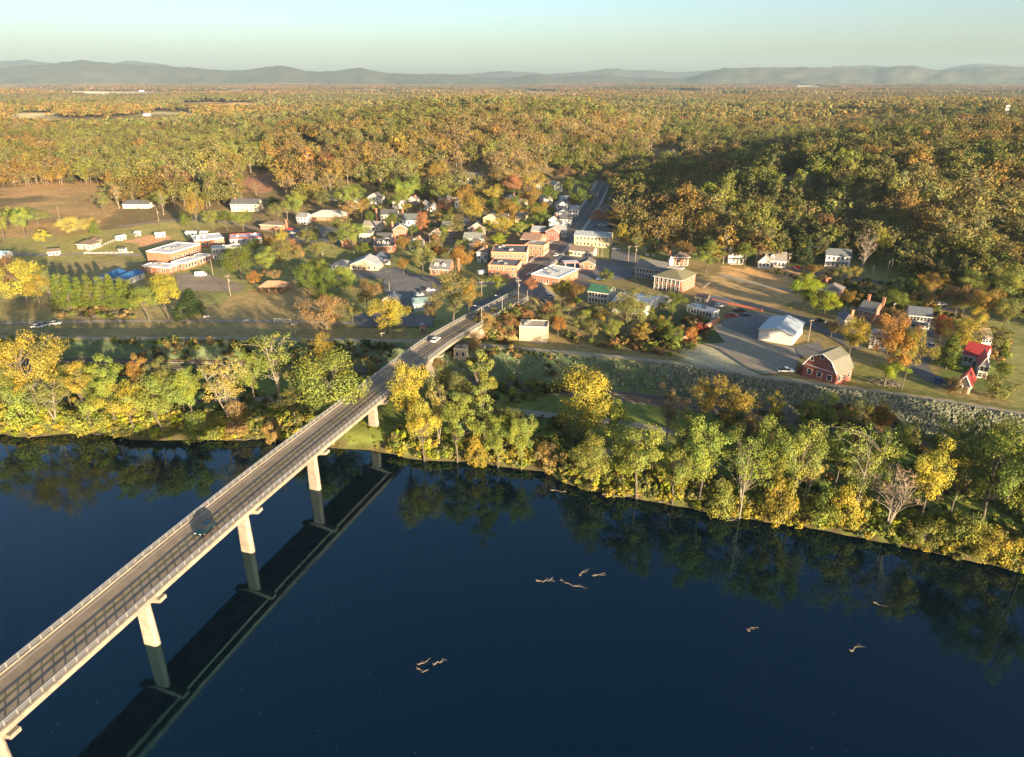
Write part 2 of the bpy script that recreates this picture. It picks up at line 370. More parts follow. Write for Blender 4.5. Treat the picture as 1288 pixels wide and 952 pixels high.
# ------------------------------------------------------------------ tree meshes
def leaf_quads(rng, centers, nrm, size, flat=.55):
    """one small quad per centre, facing roughly along nrm"""
    n = len(centers); d = nrm + rng.normal(0, flat, (n, 3)); d /= np.linalg.norm(d, axis=1)[:, None] + 1e-9
    t = rng.normal(0, 1, (n, 3)); u = np.cross(d, t); u /= np.linalg.norm(u, axis=1)[:, None] + 1e-9; w_ = np.cross(d, u)
    s = (size * rng.uniform(.6, 1.35, n))[:, None]; s2 = s * rng.uniform(.5, .9, n)[:, None]
    v = np.stack([centers - u * s, centers - w_ * s2, centers + u * s, centers + w_ * s2], 1).reshape(-1, 3)
    return v, np.arange(4 * n).reshape(-1, 4)
def crown_clumps(rng, kind, H, W, n):
    """clump centres + radii of a crown of height H and width W"""
    out = []
    if kind == 'cone':
        for i in range(n):
            z = rng.uniform(.12, .97); r = W / 2 * (1 - z) ** .75 * rng.uniform(.55, 1.0); a = rng.uniform(0, 6.283)
            out.append((r * math.cos(a), r * math.sin(a), z * H, W * (.10 + .10 * (1 - z))))
        return out
    z0 = {'round': .40, 'dome': .24, 'tall': .34, 'open': .36, 'column': .12, 'bush': .05}[kind]
    top = {'round': .97, 'dome': .96, 'tall': .98, 'open': .98, 'column': .98, 'bush': .92}[kind]
    cr = {'round': .125, 'dome': .14, 'tall': .125, 'open': .095, 'column': .14, 'bush': .16}[kind]
    lob = [(rng.uniform(0, 6.283), rng.uniform(.75, 1.2)) for _ in range(6)]
    for i in range(n):
        u = rng.uniform(-1, 1); a = rng.uniform(0, 6.283)
        q = rng.uniform(.55, 1) if kind == 'dome' else rng.uniform(.35, 1.1)
        k = 1 + .32 * math.sin(a * 2 + lob[0][0] + u * 1.5) + .22 * math.sin(a * 3 + lob[1][0] + u * 3)
        rr = math.sqrt(max(0, 1 - u * u)) * q * k
        zc = (z0 + top) / 2 + (top - z0) / 2 * u * (q if kind not in ('dome', 'bush') else q ** .5)
        if kind in ('dome', 'bush') and u < 0: rr = max(rr, .75 * q)
        out.append((rr * W / 2 * math.cos(a) * .86, rr * W / 2 * math.sin(a) * .86, zc * H, W * cr * rng.uniform(.65, 1.3)))
    return out
def limbs(mb, rng, H, W, clumps, tr, low, lean=0, multi=1):
    for s in range(multi):
        ax = rng.uniform(-.12, .12) * H * (1 if multi == 1 else 2.2) + lean; ay = rng.uniform(-.1, .1) * H * (1 if multi == 1 else 2)
        pts = [Vector((0 + (s - multi / 2) * .3, 0, -.5))] + [Vector((ax * t ** 1.5 + rng.uniform(-.2, .2), ay * t ** 1.5, H * t * .82)) for t in (.2, .4, .6, .8, 1)]
        for k in range(5): mb.tube(pts[k], pts[k + 1], tr * (1 - k * .17), tr * (1 - (k + 1) * .17), 7, 0, k == 4)
        for c in clumps[s::multi]:
            e = Vector(c[:3]); t = max(low, min(.8, e.z / H - .22)); b = pts[0]
            k = min(4, int(t * 5)); b = pts[k + 1] if k < 4 else pts[4]
            if (e - b).length < .5: continue
            mid = b.lerp(e, .55) + Vector((0, 0, (e - b).length * .10)); r0 = tr * .38 * (1 - t * .5)
            mb.tube(b, mid, r0, r0 * .55, 4, 0, False); mb.tube(mid, e, r0 * .55, .03, 4, 0, False)
def make_tree(seed, kind, H, W, nc, nl, size, tr=.28, multi=1, dens=1.0):
    rng = np.random.default_rng(seed); cl = [(x, y, z, r * dens) for x, y, z, r in crown_clumps(rng, kind, H, W, nc)]
    cs, ns, tint = [], [], []
    for (x, y, z, r) in cl:
        m = max(6, int(nl / nc * (r / (W * .17)) ** 1.5)); d = rng.normal(0, 1, (m, 3)); d /= np.linalg.norm(d, axis=1)[:, None]
        rad = r * rng.uniform(.45, 1.08, m) ** .8
        c = np.array([x, y, z]) + d * rad[:, None] * np.array([1, 1, .72]); cs.append(c)
        o = (c - np.array([0, 0, H * .55])); o /= np.linalg.norm(o, axis=1)[:, None] + 1e-9
        nn = d * .7 + o * .5 + np.array([0, 0, .25]); ns.append(nn)
        hue = rng.uniform(-1, 1); val = rng.uniform(.82, 1.15)
        tt = np.ones((m, 3)) * val * rng.uniform(.72, 1.25, m)[:, None]
        tt[:, 0] *= 1 + .16 * hue; tt[:, 1] *= 1 + .03 * hue; tt[:, 2] *= 1 - .2 * hue; tint.append(tt)
    cs = np.concatenate(cs); ns = np.concatenate(ns); tint = np.concatenate(tint)
    k = cs[:, 2] > H * .04; cs, ns, tint = cs[k], ns[k], tint[k]
    v, f = leaf_quads(rng, cs, ns, size)
    l = np.concatenate([np.repeat(tint, 4, 0), np.ones((len(v), 1))], 1)
    mb = MB(); limbs(mb, rng, H, W, cl, tr, .25, 0, multi)
    return (v, f, l), mb
def crown_mesh(d, name='crown'):
    v, f, l = d; return npmesh(name, v, f, (LEAF,), None, {'lcol': ('POINT', 'FLOAT_COLOR', l)})
def joined(name, d, mb, bark):
    v, f, l = d; v2 = np.array(mb.v); n = len(v)
    q = np.array([fc for fc in mb.f if len(fc) == 4]) + n
    lc = np.concatenate([l, np.ones((len(v2), 4))])
    return npmesh(name, np.concatenate([v, v2]), np.concatenate([f, q]), (LEAF, bark), np.r_[np.zeros(len(f)), np.ones(len(q))].astype(int), {'lcol': ('POINT', 'FLOAT_COLOR', lc)})
# near tree library: (trunk mesh, crown mesh, H, W)
LIB = {}
def lib(kind, seeds, H, W, nc, nl, size, tr=.28, multi=1, bark=None):
    out = []
    for s in seeds:
        d, mb = make_tree(s, kind, H, W, nc, nl, size, tr, multi); out.append((mb.mesh('trunk', bark or BARK), crown_mesh(d), H, W))
    return out
LIB['round'] = lib('round', range(1, 6), 15, 13, 44, 13650, 0.152)
LIB['dome'] = lib('dome', range(11, 14), 12, 12, 60, 13650, 0.145, .3)
LIB['tall'] = lib('tall', range(21, 25), 19, 11, 46, 13650, 0.158)
LIB['open'] = lib('open', range(31, 36), 17, 13, 60, 8820, 0.152, .22, 3, PALEBARK)
LIB['column'] = lib('column', range(41, 43), 20, 7, 44, 10920, 0.152, .3)
LIB['cone'] = lib('cone', range(51, 54), 14, 7, 80, 8000, .18, .22)
LIB['bush'] = lib('bush', range(61, 64), 5, 6, 24, 3200, .13, .10)
def bare_tree(seed, H, W):
    rng = np.random.default_rng(seed); mb = MB(); cl = crown_clumps(rng, 'open', H, W, 60); limbs(mb, rng, H, W, cl, .25, .15, 0, 3)
    tw = MB()
    for (x, y, z, r) in cl:
        for k in range(9):
            d = Vector(rng.normal(0, 1, 3)); d.z = abs(d.z) * .8; d.normalize(); e = Vector((x, y, z)); tw.tube(e, e + d * r * 1.3, .045, .012, 3, 0, False)
    return (mb.mesh('trunk', PALEBARK), tw.mesh('crown', paint((.30, .23, .17), .95, .3)), H, W)
LIB['bare'] = [bare_tree(71, 13, 11), bare_tree(72, 15, 12)]
# leaf colours (linear, what the leaves themselves have)
LC = dict(gold=(.38,.31,.065), yellow=(.46,.40,.07), yg=(.275,.315,.075), olive=(.235,.235,.085), green=(.16,.20,.045), lime=(.30,.35,.04), dgreen=(.06,.095,.04),
          orange=(.44,.23,.07), rust=(.28,.17,.09), red=(.32,.08,.06), tan=(.38,.27,.12), salmon=(.44,.22,.11), dull=(.20,.15,.07), pale=(.52,.42,.14), bronze=(.33,.22,.06), grey=(.25,.2,.16))
LC = {k: (v[0] * .80, v[1] * .82, v[2] * .80) for k, v in LC.items()}
def place_tree(name, x, y, z, kind, h, wd, col, label, cat='tree', group=None, seed=None):
    rnd = random.Random(seed if seed is not None else hash((round(x), round(y)))); tm, cm, H, W = rnd.choice(LIB[kind])
    e = empty(name, (x, y, z), rnd.uniform(0, 6.28), label, cat, group)
    t = link('trunk', tm, e); c = link('crown', cm, e)
    s = (wd / W, wd / W, h / H)
    for o in (t, c): o.scale = s
    k = rnd.uniform(.9, 1.12); c.color = (min(1, col[0] * k), min(1, col[1] * rnd.uniform(.92, 1.08) * k), min(1, col[2] * k), 1)
    return e
def tree_px(bx, by, top, wpx, kind, col, label, name='tree', group=None, cat='tree'):
    p = G(bx, by); m = mpp(p)
    # height so that the top meets the pixel row 'top'
    yp = (PCY - top) / FPX; k = (ST - yp * CT) / (CT + yp * ST); z = CAMZ - p[1] * k
    h = max(2.0, z - p[2]); 
    return place_tree(name, p[0], p[1], p[2] - .1, kind, h, max(1.5, wpx * m), LC[col], label, cat, group)

# ------------------------------------------------------------------ far forest (one uncountable mass)
PROTO = bpy.data.collections.new('canopy_kinds')
def scatter(name, pts, idx, rot, scl, colr, coll, kind='stuff'):
    me = bpy.data.meshes.new(name); me.vertices.add(len(pts)); me.vertices.foreach_set('co', np.asarray(pts, np.float32).ravel())
    for an, ty, d in (('pidx', 'INT', idx), ('prot', 'FLOAT_VECTOR', rot), ('pscl', 'FLOAT_VECTOR', scl), ('color', 'FLOAT_COLOR', colr)):
        at = me.attributes.new(an, ty, 'POINT'); at.data.foreach_set('color' if ty == 'FLOAT_COLOR' else 'vector' if ty == 'FLOAT_VECTOR' else 'value', np.asarray(d).ravel())
    me.update(); o = link(name, me)
    ng = bpy.data.node_groups.new(name + '_nodes', 'GeometryNodeTree')
    ng.interface.new_socket('Geometry', in_out='INPUT', socket_type='NodeSocketGeometry'); ng.interface.new_socket('Geometry', in_out='OUTPUT', socket_type='NodeSocketGeometry')
    gi = ng.nodes.new('NodeGroupInput'); go = ng.nodes.new('NodeGroupOutput'); ip = ng.nodes.new('GeometryNodeInstanceOnPoints'); ci = ng.nodes.new('GeometryNodeCollectionInfo')
    ci.inputs['Collection'].default_value = coll; ci.inputs['Separate Children'].default_value = True; ci.inputs['Reset Children'].default_value = True
    def na(nm, ty):
        n = ng.nodes.new('GeometryNodeInputNamedAttribute'); n.data_type = ty; n.inputs['Name'].default_value = nm; return n.outputs['Attribute']
    L = ng.links.new
    L(gi.outputs[0], ip.inputs['Points']); L(ci.outputs[0], ip.inputs['Instance']); ip.inputs['Pick Instance'].default_value = True
    L(na('pidx', 'INT'), ip.inputs['Instance Index'])
    er = ng.nodes.new('FunctionNodeEulerToRotation'); L(na('prot', 'FLOAT_VECTOR'), er.inputs[0]); L(er.outputs[0], ip.inputs['Rotation']); L(na('pscl', 'FLOAT_VECTOR'), ip.inputs['Scale'])
    L(ip.outputs[0], go.inputs[0])
    md = o.modifiers.new('scatter', 'NODES'); md.node_group = ng
    return tag(o, kind=kind)
def proto(coll, name, me):
    o = bpy.data.objects.new(name, me); coll.objects.link(o); return o
# names sort alphabetically, which fixes the instance index
for i, (kind, H, W, nc, nl, tr) in enumerate([('round', 15, 12, 26, 950, .25), ('round', 14, 13, 24, 950, .25), ('tall', 18, 10, 24, 950, .25), ('tall', 17, 11, 24, 900, .25), ('open', 16, 12, 30, 600, .18), ('dome', 14, 12, 26, 950, .2), ('cone', 15, 7, 34, 800, .2)]):
    d, mb = make_tree(200 + i, kind, H, W * 1.08, nc, int(nl * .8), .50, tr, 2 if kind == 'open' else 1, 1.32); proto(PROTO, 'canopy_%02d' % i, joined('canopy', d, mb, PALEBARK if kind in('open', 'tall') else BARK))
FCOLS = np.array([LC[k] for k in ('olive', 'yg', 'bronze', 'green', 'bronze', 'tan', 'orange', 'gold', 'dgreen', 'rust', 'dull', 'red', 'olive', 'lime')])
_m = np.array([.25, .20, .075]) * .80; FCOLS = FCOLS * .62 + _m * .38
FW = np.array([.24, .13, .13, .08, .08, .12, .02, .04, .06, .025, .10, .008, .10, .012]); FW /= FW.sum()
def patch(seed, S, n, hw, nl, size):
    rng = np.random.default_rng(seed); vs, fs, ls = [], [], []; off = 0
    g = int(math.sqrt(n))
    for i in range(g):
        for j in range(g):
            x = (i + .5 + rng.uniform(-.45, .45)) / g * S - S / 2; y = (j + .5 + rng.uniform(-.45, .45)) / g * S - S / 2
            r = hw * rng.uniform(.7, 1.3); h = rng.uniform(9, 17)
            d = rng.normal(0, 1, (nl, 3)); d[:, 2] = np.abs(d[:, 2]) * 1.1 - .25; d /= np.linalg.norm(d, axis=1)[:, None]
            c = np.array([x, y, h - r * .6]) + d * np.array([r, r, r * .9]) * rng.uniform(.75, 1.05, nl)[:, None]
            v, f = leaf_quads(rng, c, d, size, .45); col = FCOLS[rng.choice(len(FCOLS), p=FW)] * rng.uniform(.75, 1.25)
            l = col * rng.uniform(.75, 1.25, (nl, 1)); vs.append(v); fs.append(f + off); off += len(v); ls.append(np.repeat(l, 4, 0))
    v = np.concatenate(vs); f = np.concatenate(fs); l = np.concatenate(ls)
    return npmesh('canopy', v, f, (LEAF,), None, {'lcol': ('POINT', 'FLOAT_COLOR', np.concatenate([l, np.ones((len(l), 1))], 1))})
for i in range(4): proto(PROTO, 'canopy_%02d' % (10 + i), patch(300 + i, 66, 36, 6.0, 46, 1.5))
for i in range(3): proto(PROTO, 'canopy_%02d' % (20 + i), patch(320 + i, 260, 400, 7.5, 16, 4.2))

# clearings in the forest, in photograph coordinates
CLEAR = [
 [(-200,236),(0,236),(130,232),(150,262),(290,262),(345,236),(380,262),(440,232),(520,250),(600,258),(640,250),(690,212),(745,232),(752,215),(770,235),(775,300),(850,322),(905,332),(960,335),(1100,332),(1180,372),(1269,404),(1400,440),(1400,700),(-200,700)],
 [(0,140),(75,142),(55,156),(0,160)], [(215,129),(335,129),(335,140),(220,138)], [(0,111),(150,115),(150,120),(0,120)], [(118,115),(330,113),(330,118),(120,121)],
 [(180,140),(265,140),(250,145),(180,145)], [(835,111),(905,116),(840,120)], [(640,111),(735,116),(691,122),(640,119)], [(425,112),(505,112),(505,118),(430,118)], [(985,107),(1045,107),(1045,112),(985,112)],
 [(300,222),(352,214),(347,242),(300,246)], [(376,180),(402,180),(408,196),(380,200)], [(975,222),(1015,220),(1015,240),(978,242)], [(812,188),(856,186),(858,212),(812,212)], [(752,240),(770,215),(800,203),(815,208),(775,232),(765,250)],
 [(560,215),(620,212),(622,236),(560,240)], [(525,224),(552,224),(552,246),(525,246)], [(685,212),(705,212),(705,235),(688,235)], [(455,238),(480,238),(480,262),(455,262)],
]
def scatter_forest():
    pts, idx, rot, scl, colr = [], [], [], [], []
    singles = []
    def ring(y0, y1, cell, xf, seed):
        rng = np.random.default_rng(seed)
        ys = np.arange(y0, y1, cell); xm = y1 * xf + 150
        X, Y = np.meshgrid(np.arange(-xm, xm, cell), ys); X = X.ravel() + rng.uniform(-.42, .42, X.size) * cell; Y = Y.ravel() + rng.uniform(-.42, .42, Y.size) * cell
        k = np.abs(X) < Y * xf + 140; X, Y = X[k], Y[k]; Z = hg(X, Y); px, py, zc = proj(X, Y, Z)
        k = (Y < y1) & (Y >= y0)
        for c in CLEAR: k &= ~inpoly(c, px, py)
        return X[k], Y[k], Z[k], px[k], py[k], rng
    Y1, Y2 = 1250, 3600
    X, Y, Z, px, py, rng = ring(255, Y1, 7.7, .78, 1)
    k = rng.uniform(0, 1, len(X)) < .94; X, Y, Z, px, py = X[k], Y[k], Z[k], px[k], py[k]
    n = len(X); zone = vnoise(X, Y, 70, 21); zone2 = vnoise(X, Y, 45, 22)
    SORT = [8, 3, 13, 1, 0, 12, 10, 2, 4, 5, 7, 9, 6, 11]; cum = np.cumsum(FW[SORT]); u = vnoise(X, Y, 55, 23) * .5 + vnoise(X, Y, 160, 24) * .35 + .075
    rk = np.argsort(np.argsort(u)) / n; q = (rk * .78 + rng.uniform(0, 1, n) * .22); q = np.argsort(np.argsort(q)) / n
    ci = np.array(SORT)[np.clip(np.searchsorted(cum, q), 0, 13)]; sh = rng.uniform(0, 1, n) < .14; ci = np.where(sh, rng.choice(len(FCOLS), n, p=FW), ci)
    ci = np.where((zone > .70) & (rng.uniform(0, 1, n) < .6), 3, ci)                      # greener stands
    left = (px < 340) & (py < 245) & (py > 178) & (px > 60 + 60 * vnoise(X, Y, 60, 77)); ci = np.where(left & (rng.uniform(0, 1, n) < .75), np.where(rng.uniform(0, 1, n) < .5, 12, 1), ci)
    mid = (px > 560) & (px < 830) & (py < 240) & (py > 160); ci = np.where(mid & (rng.uniform(0, 1, n) < .5), 5, ci)
    valley = (px > 690) & (px < 860) & (py > 195) & (py < 262); ci = np.where(valley & (rng.uniform(0, 1, n) < .6), 3, ci)
    c = FCOLS[ci] * rng.uniform(.84, 1.16, (n, 1)) * (.8 + .4 * vnoise(X, Y, 90, 66))[:, None]; c[:, 1] *= rng.uniform(.92, 1.08, n)
    kd = rng.integers(0, 6, n); kd = np.where(ci == 8, 6, kd); kd = np.where(ci == 5, 4, kd)
    s = np.clip(rng.normal(.90, .24, n) + (vnoise(X, Y, 30, 88) - .5) * .35, .42, 1.45)
    s2 = s * rng.uniform(.85, 1.2, n)
    d = np.hypot(X, Y); inview = (px > -10) & (px < 1298) & (py > 150)
    order = np.argsort(np.where(inview, d, 1e9)); near = order[:NEAR_FOREST]; sel = np.zeros(n, bool); sel[near] = True
    for q in near: singles.append((X[q], Y[q], Z[q], int(kd[q]), float(s[q]), float(s2[q]), c[q], int(ci[q]), float(px[q]), float(py[q])))
    r = ~sel
    pts.append(np.stack([X, Y, Z - .3], -1)[r]); idx.append(kd[r]); rot.append(np.stack([np.zeros(n), np.zeros(n), rng.uniform(0, 6.28, n)], -1)[r])
    scl.append(np.stack([s2, s2, s], -1)[r]); colr.append(np.concatenate([c, np.ones((n, 1))], 1)[r])
    # Collection order: seven tree kinds 0-6, small patches 7-10, large patches 11-13
    for (a, b, cell, base, cnt, seed) in ((Y1, Y2, 58, 7, 4, 5), (Y2, 10300, 225, 11, 3, 6)):
        X, Y, Z, px, py, rng = ring(a, b, cell, .78, seed); n = len(X)
        k = vnoise(X, Y, 400 if a < 2000 else 900, 33) > .12; X, Y, Z = X[k], Y[k], Z[k]; n = len(X)
        f = np.ones((n, 3)) * rng.uniform(.8, 1.15, (n, 1)); hue = vnoise(X, Y, 600, 41)[:, None]; f = f * (1 + (hue - .5) * np.array([[.5, .1, -.2]])); q_ = sst(1200, 6500, np.hypot(X, Y))[:, None]; f = f * (1 - q_ * np.array([[.30, .40, .05]]))  # far patches shift darker and bluer with distance, haze tint put into colour
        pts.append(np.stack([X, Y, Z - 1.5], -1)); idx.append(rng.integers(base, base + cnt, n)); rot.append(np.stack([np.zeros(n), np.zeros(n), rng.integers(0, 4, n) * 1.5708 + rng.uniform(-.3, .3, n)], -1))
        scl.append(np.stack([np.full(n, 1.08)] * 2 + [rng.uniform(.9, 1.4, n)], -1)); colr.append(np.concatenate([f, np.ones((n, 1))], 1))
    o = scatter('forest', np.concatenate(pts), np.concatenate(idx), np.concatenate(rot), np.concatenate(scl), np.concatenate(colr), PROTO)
    tag(o, 'dense autumn forest covering the plateau and the plain to the mountains', 'forest')
    CN = ['olive', 'yellow green', 'bronze', 'green', 'bronze', 'tan', 'orange', 'golden', 'dark green', 'rust brown', 'dull brown', 'red', 'olive', 'lime green']
    for (x, y, z, kd, s, s2, cc, ci, qx, qy) in singles:
        kind = ['round', 'round', 'tall', 'tall', 'open', 'dome', 'cone'][kd]; H, W = {'round': (15, 12.5), 'tall': (18, 11), 'open': (16, 12), 'dome': (14, 12), 'cone': (15, 7)}[kind]
        side = 'the wooded hillside right of the town' if qx > 770 else 'the wood behind the town centre' if qx > 440 else 'the wood edge behind the left fields'
        place_tree('evergreen_tree' if kind == 'cone' else 'autumn_tree', x, y, z - .3, kind, H * s, W * s2, tuple(cc), '%s %s standing in %s' % (CN[ci], 'evergreen tree' if kind == 'cone' else 'autumn tree', side), 'tree', '%s trees in %s' % (CN[ci], side))
NEAR_FOREST = 16
scatter_forest()
# ------------------------------------------------------------------ haze
def build_haze():
    mb = MB(); mb.box((0, 7500, 232), (31000, 19500, 476)); m = bpy.data.materials.new('air'); m.use_nodes = True; t = m.node_tree; t.nodes.clear()
    o = N(t, 'ShaderNodeOutputMaterial'); v = N(t, 'ShaderNodeVolumePrincipled'); v.inputs['Color'].default_value = (.38, .55, .72, 1); v.inputs['Density'].default_value = HAZE
    v.inputs['Anisotropy'].default_value = 0; t.links.new(v.outputs[0], o.inputs['Volume']); tag(mb.build('haze', m), kind='stuff')
HAZE = 4.4e-5
build_haze()

# ------------------------------------------------------------------ bridge
CONC = paint((.30, .27, .225), .85, .38, .7, bump=.3); CONCD = paint((.24, .22, .19), .9, .3, .8); ASPH = paint((.15, .145, .14), .9, .25, .35)
ASPHL = paint((.29, .235, .17), .9, .3, .45); WHITE = paint((.58, .57, .55), .6, .1, 2); YELLOW = paint((.62, .42, .08), .7, .15, 2); STEEL = paint((.38, .39, .39), .4, .15, 3, .6); ALU = paint((.40, .40, .39), .35, .1, 3, .5)
def resample(pts, step):
    P_ = [np.array(p, float) for p in pts]; out = [P_[0]]
    # smooth once (Chaikin) to bend instead of kink
    for _ in range(2):
        q = [P_[0]]
        for a, b in zip(P_[:-1], P_[1:]): q += [a * .75 + b * .25, a * .25 + b * .75]
        q.append(P_[-1]); P_ = q
    out = [P_[0]]; rem = step
    for a, b in zip(P_[:-1], P_[1:]):
        L = np.linalg.norm(b - a); s = rem
        while s <= L: out.append(a + (b - a) * s / L); s += step
        rem = s - L
    return np.array(out)
def offs(c, d):
    t = np.gradient(c[:, :2], axis=0); t /= np.linalg.norm(t, axis=1)[:, None]; n = np.stack([t[:, 1], -t[:, 0]], 1); return c[:, :2] + n * d    # + = right side
def ribbon(c, d0, d1, z0, z1=None, closed=True):
    """strip along c between offsets d0..d1; with z1 a solid bar between heights z0..z1 (arrays)"""
    a, b = offs(c, d0), offs(c, d1); n = len(c)
    z0 = np.broadcast_to(z0, n)
    if z1 is None:
        v = np.concatenate([np.c_[a, z0], np.c_[b, z0]]); i = np.arange(n - 1); return v, np.stack([i, i + n, i + n + 1, i + 1], -1)
    z1 = np.broadcast_to(z1, n); v = np.concatenate([np.c_[a, z0], np.c_[b, z0], np.c_[b, z1], np.c_[a, z1]]); i = np.arange(n - 1); f = []
    for k in range(4):
        k2 = (k + 1) % 4; f.append(np.stack([i + k * n, i + k * n + 1, i + k2 * n + 1, i + k2 * n], -1))
    e = n - 1; f.append(np.array([[0, n, 2 * n, 3 * n], [e, 3 * n + e, 2 * n + e, n + e]])); return v, np.concatenate(f)
def rpart(name, c, d0, d1, z0, z1, m, parent, loc):
    v, f = ribbon(c, d0, d1, z0, z1); v = v - np.array(loc); return link(name, npmesh(name, v, f, (m,)), parent)
def build_bridge():
    o0 = (-76.8, 73.2, 0.0); B = empty('road_bridge', o0, 0, 'long concrete road bridge crossing the river to the town', 'bridge')
    c = resample(BR[:8], 2.0); zd = brz(c[:, 1]); W = 5.1
    # road surface as solid slab pieces
    rpart('deck_slab', c, -W, W, zd - .38, zd - .02, CONC, B, o0)
    rpart('road_surface', c, -4.55, 4.55, zd - .02, zd + .015, ASPHL, B, o0)
    for s in (-1, 1):
        rpart('curb', c, s * 4.56, s * 5.1, zd - .01, zd + .26, CONC, B, o0)
        rpart('fascia', c, s * 5.1, s * 5.32, zd - .75, zd + .20, CONC, B, o0)
    for k in (-3.6, -1.2, 1.2, 3.6): rpart('girder', c, k - .28, k + .28, zd - 1.7, zd - .385, CONCD if abs(k) < 2 else CONC, B, o0)
    for k, mm in ((-.18, YELLOW), (.18, YELLOW), (-3.75, WHITE), (3.75, WHITE)):
        v, f = ribbon(c, k - .07, k + .07, zd + .021); link('lane_line', npmesh('lane_line', v - np.array(o0), f, (mm,)), B)
    # wheel-worn darker tracks in both lanes are part of the surface; expansion joints across the deck
    vis = c[(c[:, 1] > 55)]
    # railings
    post = MB(); post.box((0, 0, .48), (.16, .16, .96)); post.box((0, 0, .95), (.22, .2, .08)); pm = post.mesh('railing_post', ALU)
    fc = resample(BR[:8], 2.1); fz = brz(fc[:, 1]); tt = np.gradient(fc, axis=0)
    for s in (-1, 1):
        oo = offs(fc, s * 4.84); mbp = MB()
        for i in range(len(fc)):
            a = math.atan2(tt[i, 1], tt[i, 0])
            if fc[i, 1] > 58: o = link('railing_post', pm, B, (oo[i, 0] - o0[0], oo[i, 1] - o0[1], fz[i] + .255), a)
            else: mbp.box((oo[i, 0] - o0[0], oo[i, 1] - o0[1], fz[i] + .73), (.16, .16, .95), a)
        tag(mbp.build('railing_post', ALU, B), kind='stuff')
        for zz in (.62, .93, 1.20): rpart('rail', c, s * 4.84 - .055, s * 4.84 + .055, zd + zz - .05, zd + zz + .06, ALU, B, o0)
    # piers
    for (x, y) in [(-26.8, 226.8), (-39.8, 188.5), (-50.2, 159.3), (-59.2, 132.2), (-67.4, 104.0), (-76.3, 75.0), (-85.5, 46.2), (-94.8, 17.4), (-104, -11.5), (-113.4, -40)]:
        k = int(np.argmin(np.hypot(c[:, 0] - x, c[:, 1] - y))); t = c[min(k + 1, len(c) - 1)] - c[max(k - 1, 0)]; a = math.atan2(t[1], t[0]) - math.pi / 2
        zt = brz(y) - 1.7; zb = float(min(hg(x, y), 3)) - 1.5; m = MB(); hw = 1.75
        n = 10; top = []
        def ring(hx, hy, z, m=m):
            return [(hx * math.cos(2 * math.pi * i / 16) * (1 if abs(math.cos(2 * math.pi * i / 16)) < .9 else 1), hy * max(-1, min(1, 1.35 * math.sin(2 * math.pi * i / 16))), z) for i in range(16)]
        vs = ring(hw * 1.05, .85, zb) + ring(hw * .92, .62, zt - 1.3); m.add(vs, [[i, (i + 1) % 16, 16 + (i + 1) % 16, 16 + i] for i in range(16)] + [list(range(16))[::-1], list(range(16, 32))])
        pier = m.build('pier', CONC, B, (c[k][0] - o0[0], c[k][1] - o0[1], 0), a)
        cap = MB(); cap.prism([(-5.2, zt), (-5.2, zt - .75), (-1.75, zt - 1.45), (1.75, zt - 1.45), (5.2, zt - .75), (5.2, zt)], -.85, .85); cap.build('pier_cap', CONC, pier)
        j = MB(); j.box((c[k][0] - o0[0], c[k][1] - o0[1], float(brz(y)) + .028), (9.0, .16, .012), a); j.build('expansion_joint', CONCD, B)
    ab = MB(); ab.box((0, 0, -1.2), (11.5, 2.2, 3.6)); ab.box((-5.6, 3.2, -1.0), (.5, 6.5, 3.6)); ab.box((5.6, 3.2, -1.0), (.5, 6.5, 3.6))
    ab.build('abutment', CONC, B, (-14.2 - o0[0], 255.4 - o0[1], 11.5), -.42)
build_bridge()

